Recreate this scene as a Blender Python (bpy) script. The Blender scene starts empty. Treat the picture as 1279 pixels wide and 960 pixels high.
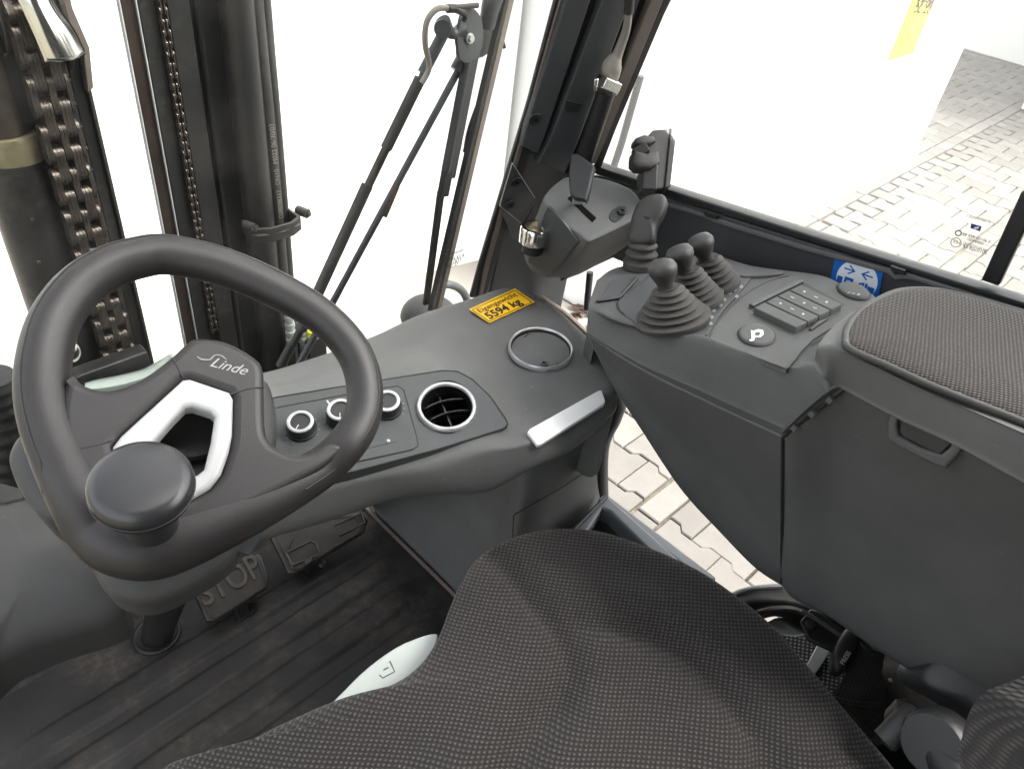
import bpy, bmesh, math, random
import numpy as np
from mathutils import Vector, Matrix
random.seed(7)
scene = bpy.context.scene
col = scene.collection
R = math.radians

# ---------------------------------------------------------------- camera
FPX, CX, CY = 950.0, 639.5, 480.0
CAM = np.array([0.0, 0.0, 1.15])
def nrm(v):
    v = np.array(v, float); return v / np.linalg.norm(v)
_dn = nrm([469 - CX, 1650 - CY, FPX])
_rt = np.array([1760 - CX, -127 - CY, FPX]); _rt = nrm(_rt - _rt.dot(_dn) * _dn)
_fw = nrm(np.cross(-_dn, _rt))
MW = np.array([_rt, _fw, -_dn])              # world = MW @ camera (x right, y down, z ahead)
cam_d = bpy.data.cameras.new('camera'); cam = bpy.data.objects.new('camera', cam_d); col.objects.link(cam)
m3 = np.column_stack([MW[:, 0], -MW[:, 1], -MW[:, 2]])
mm = Matrix([list(m3[i]) + [CAM[i]] for i in range(3)] + [[0, 0, 0, 1]])
cam.matrix_world = mm
cam_d.sensor_width = 36; cam_d.lens = 36 * FPX / 1279; cam_d.clip_start = 0.02; cam_d.clip_end = 3000
scene.camera = cam

# ---------------------------------------------------------------- light
world = bpy.data.worlds.new('World'); scene.world = world; world.use_nodes = True
wn = world.node_tree; bg = wn.nodes['Background']
sky = wn.nodes.new('ShaderNodeTexSky'); sky.sky_type = 'NISHITA'; sky.sun_disc = False
SUN_EL, SUN_AZ = 58, 145
sky.sun_elevation = R(SUN_EL); sky.sun_rotation = R(SUN_AZ); sky.dust_density = 5; sky.air_density = 1.0; sky.ozone_density = 0.6
hsv = wn.nodes.new('ShaderNodeHueSaturation'); hsv.inputs['Saturation'].default_value = 0.22
wn.links.new(sky.outputs[0], hsv.inputs['Color']); wn.links.new(hsv.outputs[0], bg.inputs['Color'])
bg.inputs['Strength'].default_value = 0.15
sd = bpy.data.lights.new('sun', 'SUN'); sd.energy = 1.0; sd.angle = R(25); sd.color = (1, .965, .91)
sun = bpy.data.objects.new('sun', sd); col.objects.link(sun)
_e, _a = R(SUN_EL), R(SUN_AZ)
sdir = Vector((math.sin(_a) * math.cos(_e), math.cos(_a) * math.cos(_e), math.sin(_e)))
sun.rotation_euler = sdir.to_track_quat('Z', 'Y').to_euler(); sun.location = (0, 0, 8)
vs = scene.view_settings; vs.view_transform = 'Standard'; vs.look = 'None'; vs.gamma = 1; vs.exposure = 2.5
scene.render.engine = 'CYCLES'

# ---------------------------------------------------------------- geometry helpers
def at(px, py, x=None, y=None, z=None, d=None, P=None):
    r = MW @ nrm([(px - CX) / FPX, (py - CY) / FPX, 1])
    if P is not None: t = (P.o - CAM).dot(P.n) / r.dot(P.n)
    elif x is not None: t = (x - CAM[0]) / r[0]
    elif y is not None: t = (y - CAM[1]) / r[1]
    elif z is not None: t = (z - CAM[2]) / r[2]
    else: t = d
    return CAM + r * t
class Plane:
    def __init__(s, o, n, u=None):
        s.o = np.array(o, float); s.n = nrm(n)
        if s.n.dot(CAM - s.o) < 0: s.n = -s.n
        u = np.array([1.0, 0, 0] if u is None else u, float)
        s.u = nrm(u - u.dot(s.n) * s.n); s.v = np.cross(s.n, s.u)
    def uv(s, p):
        q = np.array(p) - s.o; return q.dot(s.u), q.dot(s.v)
    def w(s, a, b, c=0): return s.o + s.u * a + s.v * b + s.n * c
    def off(s, k): return Plane(s.o + s.n * k, s.n, s.u)
    def mat(s, k=0):
        o = s.o + s.n * k
        return Matrix([[s.u[i], s.v[i], s.n[i], o[i]] for i in range(3)] + [[0, 0, 0, 1]])
def crv(pts, n, closed=False):
    """Catmull-Rom through the points, n samples per span."""
    P = np.array(pts, float); N = len(P); out = []
    spans = N if closed else N - 1
    for i in range(spans):
        if closed: a, b, c, d = P[(i - 1) % N], P[i], P[(i + 1) % N], P[(i + 2) % N]
        else:
            b, c = P[i], P[i + 1]
            a = P[i - 1] if i > 0 else 2 * b - c
            d = P[i + 2] if i + 2 < N else 2 * c - b
        for k in range(n):
            t = k / n
            out.append(0.5 * (2 * b + (c - a) * t + (2 * a - 5 * b + 4 * c - d) * t * t + (3 * b - a - 3 * c + d) * t ** 3))
    if not closed: out.append(P[-1])
    return np.array(out)
def G(v, f): return [np.array(v, float), f]
def join(gs):
    V, F, k = [], [], 0
    for v, f in gs:
        V.append(v); F += [tuple(i + k for i in q) for q in f]; k += len(v)
    return G(np.concatenate(V), F)
def tube(pts, r, res=14, closed=False, n=1, caps=True, flat=None):
    P = crv(pts, n, closed) if n > 1 else np.array(pts, float)
    rr = r if hasattr(r, '__len__') else [r] * len(pts)
    rr = crv(np.array(rr, float)[:, None], n, closed)[:, 0] if n > 1 else np.array(rr, float)
    N = len(P); V, F = [], []; a = None
    for i in range(N):
        if closed: t = P[(i + 1) % N] - P[i - 1]
        else: t = P[min(i + 1, N - 1)] - P[max(i - 1, 0)]
        t = nrm(t)
        if a is None:
            h = np.array([0, 0, 1.0]) if abs(t[2]) < .9 else np.array([1.0, 0, 0])
            if flat is not None: h = np.array(flat, float)
            a = nrm(h - h.dot(t) * t)
        else: a = nrm(a - a.dot(t) * t)
        b = np.cross(t, a)
        for k in range(res):
            th = 2 * math.pi * k / res
            V.append(P[i] + rr[i] * (math.cos(th) * a + math.sin(th) * b))
    M = N if closed else N - 1
    for i in range(M):
        for k in range(res):
            j = (i + 1) % N
            F.append((i * res + k, i * res + (k + 1) % res, j * res + (k + 1) % res, j * res + k))
    if caps and not closed:
        F.append(tuple(range(res))[::-1]); F.append(tuple((N - 1) * res + k for k in range(res)))
    return G(V, F)
def surf(rows, nu=6, nv=6, closed_u=False):
    """smooth surface through rows of control points"""
    D = [crv(r, nv, closed_u) for r in rows]
    D = np.array(D); cols = [crv(D[:, j], nu) for j in range(D.shape[1])]
    A = np.array(cols).transpose(1, 0, 2); n, m = A.shape[:2]
    V = A.reshape(-1, 3); F = []
    for i in range(n - 1):
        for j in range(m if closed_u else m - 1):
            k = (j + 1) % m
            F.append((i * m + j, i * m + k, (i + 1) * m + k, (i + 1) * m + j))
    return G(V, F)
def lathe(prof, o, ax, res=32, sx=1.0, u=None, loop=False):
    ax = nrm(ax); h = np.array([1.0, 0, 0]) if abs(ax[0]) < .8 else np.array([0, 1.0, 0])
    if u is not None: h = np.array(u, float)
    a = nrm(h - h.dot(ax) * ax); b = np.cross(ax, a); V, F = [], []
    for r, z in prof:
        for k in range(res):
            t = 2 * math.pi * k / res
            V.append(np.array(o) + a * r * math.cos(t) * sx + b * r * math.sin(t) + ax * z)
    n = len(prof)
    for i in range(n - 1):
        for k in range(res):
            F.append((i * res + k, i * res + (k + 1) % res, (i + 1) * res + (k + 1) % res, (i + 1) * res + k))
    if loop:
        for k in range(res): F.append(((n - 1) * res + k, (n - 1) * res + (k + 1) % res, (k + 1) % res, k))
        return G(V, F)
    if prof[0][0] > 1e-4: F.append(tuple(range(res))[::-1])
    if prof[-1][0] > 1e-4: F.append(tuple((n - 1) * res + k for k in range(res)))
    return G(V, F)
def ring(o, ax, r, w, res=40, sec=10):
    ax = nrm(ax); pts = []
    h = np.array([1.0, 0, 0]) if abs(ax[0]) < .8 else np.array([0, 1.0, 0]); a = nrm(h - h.dot(ax) * ax); b = np.cross(ax, a)
    pts = [np.array(o) + r * (math.cos(2 * math.pi * k / res) * a + math.sin(2 * math.pi * k / res) * b) for k in range(res)]
    return tube(pts, w, sec, closed=True)
def prism(pts, d):
    """pts: planar 3D loop, d: extrusion vector"""
    P = np.array(pts, float); d = np.array(d, float); N = len(P)
    V = np.concatenate([P, P + d]); F = [tuple(range(N))[::-1], tuple(range(N, 2 * N))]
    F += [(i, (i + 1) % N, (i + 1) % N + N, i + N) for i in range(N)]
    return G(V, F)
def box(x0, x1, y0, y1, z0, z1):
    return prism([(x0, y0, z0), (x1, y0, z0), (x1, y1, z0), (x0, y1, z0)], (0, 0, z1 - z0))
def bar(a, b, w, t, side):
    """rectangular bar from a to b; width w along 'side', thickness t across"""
    a, b = np.array(a, float), np.array(b, float); ax = nrm(b - a); s = np.array(side, float); s = nrm(s - s.dot(ax) * ax); q = np.cross(ax, s)
    return prism([a + s * w / 2 + q * t / 2, a - s * w / 2 + q * t / 2, a - s * w / 2 - q * t / 2, a + s * w / 2 - q * t / 2], b - a)
def pillow(outline, n, h, p=4, skirt=.03, rings=16, fn=None, ext=0):
    """domed cushion over a closed outline; fn(x,y,s) gives extra height"""
    O = np.array(outline, float); n = nrm(n); c = O.mean(0); N = len(O); V, F = [c + n * (h + (fn(c, 0) if fn else 0))], []
    ss = [1 - (1 - i / rings) ** 1.6 for i in range(1, rings + 1)]
    for s in ss:
        for q in O:
            w = c + (q - c) * s
            V.append(w + n * (h * (max(0, 1 - s ** p)) ** (1 / p) + (fn(w, s) if fn else 0)))
    for q in O: V.append(q + (c - q) * .01 - n * skirt)
    for k in range(N): F.append((0, 1 + k, 1 + (k + 1) % N))
    for i in range(rings):
        for k in range(N):
            F.append((1 + i * N + k, 1 + (i + 1) * N + k, 1 + (i + 1) * N + (k + 1) % N, 1 + i * N + (k + 1) % N))
    F.append(tuple(1 + rings * N + k for k in range(N)))
    return G(V, F)

# ---------------------------------------------------------------- object helpers
def tag(o, label=None, cat=None, group=None, kind=None):
    if label: o['label'] = label
    if cat: o['category'] = cat
    if group: o['group'] = group
    if kind: o['kind'] = kind
    return o
def thing(name, label, cat, loc, group=None):
    o = bpy.data.objects.new(name, None); o.location = Vector(loc); o.empty_display_size = .02
    col.objects.link(o); return tag(o, label, cat, group)
def root_loc(p):
    return Vector(p.location) if p.parent is None else Vector((0, 0, 0))
def link(name, me, m, parent=None, smooth=38, bevel=0, seg=2):
    me.name = name
    o = bpy.data.objects.new(name, me); col.objects.link(o)
    if m: 
        if not me.materials: me.materials.append(m)
    if smooth:
        me.polygons.foreach_set('use_smooth', [True] * len(me.polygons)); me.set_sharp_from_angle(angle=R(smooth))
    if bevel:
        b = o.modifiers.new('bevel', 'BEVEL'); b.width = bevel; b.segments = seg; b.limit_method = 'ANGLE'; b.angle_limit = R(35)
        if smooth: b.harden_normals = False
    if parent is not None:
        o.parent = parent; o.matrix_parent_inverse = Matrix.Translation(-root_loc(parent))
    return o
def obj(name, g, m, parent=None, smooth=38, bevel=0, seg=2, fix=True):
    if isinstance(g, list) and g and isinstance(g[0], list): g = join(g)
    v, f = g; me = bpy.data.meshes.new(name); me.from_pydata([tuple(p) for p in v], [], f)
    if fix:
        bm = bmesh.new(); bm.from_mesh(me); bmesh.ops.remove_doubles(bm, verts=bm.verts, dist=1e-6)
        bmesh.ops.recalc_face_normals(bm, faces=bm.faces); bm.to_mesh(me); bm.free()
    me.update(); return link(name, me, m, parent, smooth, bevel, seg)
def cu_mesh(cu):
    o = bpy.data.objects.new('tmp', cu); col.objects.link(o)
    dg = bpy.context.evaluated_depsgraph_get(); me = bpy.data.meshes.new_from_object(o.evaluated_get(dg))
    bpy.data.objects.remove(o); return me
def slab(name, P, loops, thick, m, parent=None, bevel=.001, smooth=0, k=0, res=2, px=True):
    """flat plate on plane P whose front face is k above it; loops in photo pixels (projected to P) or plane metres"""
    cu = bpy.data.curves.new(name, 'CURVE'); cu.dimensions = '2D'; cu.fill_mode = 'BOTH'
    cu.extrude = max(0, thick / 2 - bevel); cu.bevel_depth = bevel; cu.bevel_resolution = res; cu.offset = -bevel
    Q = P.off(k)
    for lp in loops:
        sm = 0
        if isinstance(lp, tuple): lp, sm = lp
        pts = [Q.uv(at(a, b, P=Q)) for a, b in lp] if px else lp
        if sm: pts = crv(pts, sm, True)
        s = cu.splines.new('POLY'); s.points.add(len(pts) - 1)
        for i, (a, b) in enumerate(pts): s.points[i].co = (a, b, 0, 1)
        s.use_cyclic_u = True
    me = cu_mesh(cu); me.transform(P.mat(k - thick / 2)); me.materials.clear()
    return link(name, me, m, parent, smooth or 38)
def text(name, s, P, p0, p1, m, parent=None, k=.0006, ext=.0002, sq=1.0, bold=0, px=True, spacing=1):
    cu = bpy.data.curves.new(name, 'FONT'); cu.body = s; cu.extrude = ext; cu.offset = bold; cu.size = 1; cu.space_character = spacing
    me = cu_mesh(cu); v = np.array([x.co[:] for x in me.vertices])
    Q = P.off(k); a, b = (at(*p0, P=Q), at(*p1, P=Q)) if px else (p0, p1); w = np.linalg.norm(b - a); sc = w / (v[:, 0].max() - v[:, 0].min())
    d = nrm(b - a); u = np.cross(P.n, d); x0 = v[:, 0].min()
    for x in me.vertices:
        x.co = Vector(a + d * (x.co.x - x0) * sc + u * x.co.y * sc * sq + P.n * x.co.z)
    me.materials.clear(); return link(name, me, m, parent, 0)
def copy_tree(o, parent=None):
    c = o.copy(); col.objects.link(c)
    if parent is not None: c.parent = parent
    for ch in list(o.children): copy_tree(ch, c)
    return c

from mathutils.bvhtree import BVHTree
def bvh_of(o):
    me = o.data; return BVHTree.FromPolygons([v.co[:] for v in me.vertices], [p.vertices[:] for p in me.polygons])
def hit(bv, px, py):
    r = MW @ nrm([(px - CX) / FPX, (py - CY) / FPX, 1]); h = bv.ray_cast(Vector(CAM), Vector(r)); return np.array(h[0]) if h[0] is not None else None
def fitplane(pts3):
    P_ = np.array([p for p in pts3 if p is not None]); c = P_.mean(0); u, s, vt = np.linalg.svd(P_ - c); return Plane(c, vt[2], (1, -.3, 0))
def hitplane(bv, pxs, k=0):
    P = fitplane([hit(bv, *p) for p in pxs]); m = max((np.array(hit(bv, *p)) - P.o).dot(P.n) for p in pxs if hit(bv, *p) is not None); return P.off(max(0, m) + k)
# ---------------------------------------------------------------- materials
def mat(name, c, *_a, dth=(.45, .75), **_k):
    return mat_(name, c, *_a, dth=dth, **_k)
def mat_(name, c, rough=.5, metal=0, bump=0, bscale=600, var=.12, vscale=14, spec=.5, coat=0, dust=0, dustc=(.16, .12, .085), scratch=0, dscale=7, dth=(.45, .75)):
    m = bpy.data.materials.new(name); m.use_nodes = True; t = m.node_tree; N, L = t.nodes, t.links; b = N['Principled BSDF']
    b.inputs['Roughness'].default_value = rough; b.inputs['Metallic'].default_value = metal; b.inputs['Specular IOR Level'].default_value = spec
    b.inputs['Coat Weight'].default_value = coat
    tc = N.new('ShaderNodeTexCoord')
    def noise(sc, det=4, r=.6):
        n = N.new('ShaderNodeTexNoise'); n.inputs['Scale'].default_value = sc; n.inputs['Detail'].default_value = det; n.inputs['Roughness'].default_value = r
        L.new(tc.outputs['Object'], n.inputs['Vector']); return n
    def ramp(src, a, bb, ca=(0, 0, 0, 1), cb=(1, 1, 1, 1)):
        r = N.new('ShaderNodeValToRGB'); r.color_ramp.elements[0].position = a; r.color_ramp.elements[1].position = bb
        r.color_ramp.elements[0].color = ca; r.color_ramp.elements[1].color = cb; L.new(src, r.inputs[0]); return r
    n1 = noise(vscale)
    lo = tuple(x * (1 - var) for x in c) + (1,); hi = tuple(min(1, x * (1 + var)) for x in c) + (1,)
    cr = ramp(n1.outputs[0], .3, .7, lo, hi); out = cr.outputs[0]
    if dust:
        n2 = noise(dscale, 8, .72); n3 = noise(dscale * 9, 5, .7)
        mu = N.new('ShaderNodeMath'); mu.operation = 'MULTIPLY'
        L.new(ramp(n2.outputs[0], *dth).outputs[0], mu.inputs[0]); L.new(ramp(n3.outputs[0], .35, .75).outputs[0], mu.inputs[1])
        m2 = N.new('ShaderNodeMath'); m2.operation = 'MULTIPLY'; m2.inputs[1].default_value = dust; m2.use_clamp = True; L.new(mu.outputs[0], m2.inputs[0])
        mx = N.new('ShaderNodeMix'); mx.data_type = 'RGBA'; L.new(m2.outputs[0], mx.inputs[0]); L.new(out, mx.inputs[6]); mx.inputs[7].default_value = tuple(dustc) + (1,); out = mx.outputs[2]
    if scratch:
        vo = N.new('ShaderNodeTexVoronoi'); vo.feature = 'F1'; vo.inputs['Scale'].default_value = 75; vo.inputs['Randomness'].default_value = 1
        mp = N.new('ShaderNodeMapping'); mp.inputs['Rotation'].default_value = (.4, .9, .6); mp.inputs['Scale'].default_value = (1, .35, 1.6)
        L.new(tc.outputs['Object'], mp.inputs[0]); L.new(mp.outputs[0], vo.inputs['Vector'])
        rr = ramp(vo.outputs['Distance'], .07, .13, (1, 1, 1, 1), (0, 0, 0, 1)); n4 = noise(11, 3)
        r4 = ramp(n4.outputs[0], .55, .65)
        mu = N.new('ShaderNodeMath'); mu.operation = 'MULTIPLY'; L.new(rr.outputs[0], mu.inputs[0]); L.new(r4.outputs[0], mu.inputs[1])
        m2 = N.new('ShaderNodeMath'); m2.operation = 'MULTIPLY'; m2.inputs[1].default_value = scratch; L.new(mu.outputs[0], m2.inputs[0])
        mx = N.new('ShaderNodeMix'); mx.data_type = 'RGBA'; L.new(m2.outputs[0], mx.inputs[0]); L.new(out, mx.inputs[6]); mx.inputs[7].default_value = (.35, .34, .32, 1); out = mx.outputs[2]
    L.new(out, b.inputs['Base Color'])
    rv = N.new('ShaderNodeMapRange'); rv.inputs['To Min'].default_value = max(0, rough - .07); rv.inputs['To Max'].default_value = min(1, rough + .07)
    L.new(noise(vscale * 1.7, 6).outputs[0], rv.inputs[0]); L.new(rv.outputs[0], b.inputs['Roughness'])
    if bump:
        n5 = noise(bscale, 2); bp = N.new('ShaderNodeBump'); bp.inputs['Strength'].default_value = bump; bp.inputs['Distance'].default_value = .0006
        L.new(n5.outputs[0], bp.inputs['Height']); L.new(bp.outputs[0], b.inputs['Normal'])
    return m
M = {}
M['plastic'] = mat('grained_grey_plastic', (.105, .107, .104), .66, bump=.55, bscale=900, var=.1, scratch=.3, dust=.25, dustc=(.12, .115, .105), dscale=5)
M['console'] = mat('console_plastic', (.068, .069, .067), .66, bump=.7, bscale=800, var=.1, scratch=.12)
M['dark'] = mat('dark_plastic', (.017, .0175, .018), .5, bump=.3, bscale=700)
M['darkg'] = mat('shaded_grained_plastic', (.045, .045, .044), .62, bump=.5, bscale=800, scratch=.2)  # dashboard plastic darkened to imitate shade on the left covers
M['panel'] = mat('smooth_blue_grey_plastic', (.052, .055, .057), .55, bump=.2, bscale=900, var=.06)
M['wheel'] = mat('worn_wheel_rubber', (.0175, .016, .0155), .47, bump=.3, bscale=900, var=.2, vscale=9, dust=.3, dustc=(.045, .036, .032))
M['black'] = mat('black_rubber', (.012, .012, .012), .55, var=.2, bump=.3)
M['boot'] = mat('rubber_boot', (.034, .032, .029), .72, var=.2, dust=.5, dustc=(.13, .12, .1), dscale=25)
M['silver'] = mat('satin_silver', (.5, .5, .5), .32, .6, var=.05)
M['insert'] = mat('satin_white_insert', (.46, .46, .455), .4, .1, var=.04)
M['white'] = mat('white_silver_insert', (.78, .78, .77), .38, .1, var=.04)
M['void'] = mat('cavity_shade', (.004, .004, .004), .9, spec=.1)  # near-black colour stands in for the shade inside slots and vents
M['chrome'] = mat('chrome', (.8, .79, .76), .15, 1, var=.05)
M['steel'] = mat('greasy_dark_steel', (.05, .043, .037), .42, .4, bump=.5, bscale=160, var=.4, vscale=30, dust=.5, dustc=(.12, .085, .06), dscale=16)
M['mast'] = mat('mast_black_paint', (.016, .0155, .0155), .42, .1, bump=.3, bscale=120, var=.35, vscale=8, dust=.6, dustc=(.12, .11, .1), dscale=9)
M['rust'] = mat('worn_mast_face', (.032, .022, .018), .45, .3, bump=.3, bscale=90, var=.4, vscale=22, dust=.5, dustc=(.11, .06, .035), dscale=12)
M['chain'] = mat('chain_steel', (.085, .07, .06), .36, .65, bump=.2, bscale=200, var=.35, vscale=40)
M['brass'] = mat('tarnished_band', (.22, .19, .12), .4, .6, var=.25, vscale=40)
M['frame'] = mat('cab_frame_paint', (.044, .047, .050), .42, bump=.15, bscale=700, var=.08)
M['gasket'] = mat('window_gasket', (.012, .012, .013), .45, var=.2)
M['brown'] = mat('brown_seal', (.13, .105, .09), .5, var=.15)
M['sill'] = mat('sill_grey', (.125, .138, .148), .45, bump=.3, var=.08, dust=.3, dustc=(.2, .19, .17))
M['yellow'] = mat('yellow_sticker', (.86, .5, .012), .4, var=.04)
M['ink'] = mat('black_print', (.02, .018, .015), .5, var=0)
M['blue'] = mat('blue_sticker', (.012, .13, .5), .35, var=.04)
M['stickw'] = mat('white_print', (.78, .82, .86), .4, var=.03)
M['print'] = mat('pale_print', (.45, .45, .44), .5, var=.1)
M['label'] = mat('light_grey_plate', (.40, .43, .41), .5, bump=.1, var=.05)
M['fur'] = mat('dusty_black_carpet', (.009, .008, .007), .95, bump=1, bscale=250, var=.5, vscale=60, dust=.5, dustc=(.06, .045, .035), dscale=15)
M['alu'] = mat('dull_aluminium', (.42, .43, .43), .4, .5, var=.1)
M['wallw'] = mat('white_coated_steel', (.8, .8, .78), .5, var=.03, vscale=.7)
M['wally'] = mat('yellow_marking', (.8, .6, .03), .5, var=.05)
M['ltgreen'] = mat('pale_green_grey_paint', (.42, .47, .43), .4, var=.1, dust=.4)
M['hose'] = mat('hydraulic_hose', (.03, .028, .026), .55, var=.25, vscale=20, dust=.5, dustc=(.15, .13, .12), dscale=14)
M['leaf'] = mat('dry_leaf', (.07, .038, .025), .8, var=.4)
M['rustr'] = mat('flaking_rust', (.09, .048, .028), .8, bump=.6, bscale=200, var=.5, vscale=90)
M['hosec'] = mat('grey_washer_hose', (.24, .22, .19), .5, var=.1)
M['hyel'] = mat('yellow_cap', (.75, .7, .02), .5, var=.05)
M['clear'] = mat('pale_ribbed_sleeve', (.33, .34, .32), .35, var=.15)

def fabric(name, ca, cb, rot, pitch, warm=0):
    m = bpy.data.materials.new(name); m.use_nodes = True; t = m.node_tree; N, L = t.nodes, t.links; b = N['Principled BSDF']
    tc = N.new('ShaderNodeTexCoord'); mp = N.new('ShaderNodeMapping'); mp.inputs['Rotation'].default_value = (0, 0, R(rot))
    nz = N.new('ShaderNodeTexNoise'); nz.inputs['Scale'].default_value = 6
    L.new(tc.outputs['Object'], nz.inputs['Vector'])
    ad = N.new('ShaderNodeVectorMath'); ad.operation = 'MULTIPLY_ADD'; ad.inputs[1].default_value = (.008, .008, 0)
    L.new(nz.outputs['Color'], ad.inputs[0]); L.new(tc.outputs['Object'], ad.inputs[2]); L.new(ad.outputs[0], mp.inputs[0])
    sx = N.new('ShaderNodeSeparateXYZ'); L.new(mp.outputs[0], sx.inputs[0])
    def plusz(o, f):
        a = N.new('ShaderNodeMath'); a.operation = 'MULTIPLY_ADD'; L.new(sx.outputs[2], a.inputs[0]); a.inputs[1].default_value = f; L.new(o, a.inputs[2]); return a.outputs[0]
    ox, oy = plusz(sx.outputs[0], .75), plusz(sx.outputs[1], .65)
    def sn(out, f):
        a = N.new('ShaderNodeMath'); a.operation = 'MULTIPLY'; a.inputs[1].default_value = f; L.new(out, a.inputs[0])
        s = N.new('ShaderNodeMath'); s.operation = 'SINE'; L.new(a.outputs[0], s.inputs[0]); return s
    k = 2 * math.pi / pitch
    mu = N.new('ShaderNodeMath'); mu.operation = 'MULTIPLY'; L.new(sn(ox, k * .5).outputs[0], mu.inputs[0]); L.new(sn(oy, k * .62).outputs[0], mu.inputs[1])
    r = N.new('ShaderNodeMapRange'); r.inputs['From Min'].default_value = .1; r.inputs['From Max'].default_value = .8; L.new(mu.outputs[0], r.inputs[0])
    n2 = N.new('ShaderNodeTexNoise'); n2.inputs['Scale'].default_value = 900; L.new(tc.outputs['Object'], n2.inputs['Vector'])
    f = N.new('ShaderNodeMath'); f.operation = 'MULTIPLY'; L.new(r.outputs[0], f.inputs[0]); 
    f2 = N.new('ShaderNodeMapRange'); f2.inputs['From Min'].default_value = .3; f2.inputs['From Max'].default_value = .6; L.new(n2.outputs[0], f2.inputs[0]); L.new(f2.outputs[0], f.inputs[1])
    mx = N.new('ShaderNodeMix'); mx.data_type = 'RGBA'; L.new(f.outputs[0], mx.inputs[0]); mx.inputs[6].default_value = ca + (1,); mx.inputs[7].default_value = cb + (1,)
    L.new(mx.outputs[2], b.inputs['Base Color']); b.inputs['Roughness'].default_value = .85; b.inputs['Specular IOR Level'].default_value = .2
    b.inputs['Sheen Weight'].default_value = .12
    bp = N.new('ShaderNodeBump'); bp.inputs['Strength'].default_value = .55; bp.inputs['Distance'].default_value = .0008; L.new(mu.outputs[0], bp.inputs['Height']); L.new(bp.outputs[0], b.inputs['Normal'])
    return m
M['fabric'] = fabric('dotted_seat_fabric', (.022, .0195, .0185), (.105, .095, .087), 8, .0037)
M['armfab'] = fabric('dotted_armrest_fabric', (.022, .018, .016), (.11, .10, .092), 20, .0026)
M['web'] = fabric('woven_webbing', (.012, .012, .012), (.05, .048, .045), 30, .003)
M['meshw'] = fabric('grey_mesh', (.03, .03, .03), (.4, .4, .4), 15, .0045)

def matm():
    m = mat('dusty_floor_mat', (.018, .017, .0165), .7, bump=.8, bscale=350, var=.3, vscale=12, dust=1.0, dustc=(.10, .082, .064), dth=(.48, .66), dscale=7, scratch=.0)
    return m
M['mat'] = matm()
def glassm(dusty=False):
    m = bpy.data.materials.new('window_glass'); m.use_nodes = True; t = m.node_tree; N, L = t.nodes, t.links
    for n in list(N): N.remove(n)
    o = N.new('ShaderNodeOutputMaterial'); tr = N.new('ShaderNodeBsdfTransparent'); tr.inputs[0].default_value = (.97, .98, .97, 1)
    gl = N.new('ShaderNodeBsdfGlossy'); gl.inputs['Roughness'].default_value = .02
    fr = N.new('ShaderNodeFresnel'); fr.inputs[0].default_value = 1.12
    df = N.new('ShaderNodeBsdfDiffuse'); df.inputs[0].default_value = (.7, .68, .65, 1)
    nz = N.new('ShaderNodeTexNoise'); nz.inputs['Scale'].default_value = 9; nz.inputs['Detail'].default_value = 6
    tc = N.new('ShaderNodeTexCoord'); L.new(tc.outputs['Object'], nz.inputs['Vector'])
    mr = N.new('ShaderNodeMapRange'); mr.inputs['From Min'].default_value = .45; mr.inputs['From Max'].default_value = .8; mr.inputs['To Min'].default_value = .003; mr.inputs['To Max'].default_value = .02
    L.new(nz.outputs[0], mr.inputs[0])
    a = N.new('ShaderNodeMixShader'); L.new(fr.outputs[0], a.inputs[0]); L.new(tr.outputs[0], a.inputs[1]); L.new(gl.outputs[0], a.inputs[2])
    b = N.new('ShaderNodeMixShader'); L.new(mr.outputs[0], b.inputs[0]); L.new(a.outputs[0], b.inputs[1]); L.new(df.outputs[0], b.inputs[2])
    if dusty:  # translucent veil imitates window glare and brightens the view outside
        tl = N.new('ShaderNodeBsdfTranslucent'); tl.inputs[0].default_value = (.85, .83, .8, 1); L.new(tl.outputs[0], b.inputs[2])
        mr.inputs['To Min'].default_value = .05; mr.inputs['To Max'].default_value = .12
    L.new(b.outputs[0], o.inputs[0]); return m
M['glass'] = glassm()
M['glare_glass'] = glassm(True)
def stonem(name, base):
    m = mat(name, base, .85, bump=1, bscale=230, var=.18, vscale=5, dust=.5, dustc=(.14, .125, .10), dscale=3.5)
    t = m.node_tree; N, L = t.nodes, t.links; b = N['Principled BSDF']; src = b.inputs['Base Color'].links[0].from_socket
    g = N.new('ShaderNodeNewGeometry'); oi = N.new('ShaderNodeObjectInfo'); ad = N.new('ShaderNodeMath'); ad.operation = 'ADD'
    L.new(g.outputs['Random Per Island'], ad.inputs[0]); L.new(oi.outputs['Random'], ad.inputs[1])
    fr = N.new('ShaderNodeMath'); fr.operation = 'FRACT'; L.new(ad.outputs[0], fr.inputs[0])
    h = N.new('ShaderNodeHueSaturation'); mr = N.new('ShaderNodeMapRange'); mr.inputs['To Min'].default_value = .8; mr.inputs['To Max'].default_value = 1.15
    L.new(fr.outputs[0], mr.inputs[0]); L.new(mr.outputs[0], h.inputs['Value']); L.new(src, h.inputs['Color']); L.new(h.outputs[0], b.inputs['Base Color'])
    return m
M['stone'] = stonem('weathered_paver', (.12, .112, .10))
M['joint'] = mat('sandy_joint', (.12, .105, .075), .95, bump=1, bscale=150, var=.4, vscale=20, dust=.5, dustc=(.09, .1, .03), dscale=3)
M['ground'] = M['joint']

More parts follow.
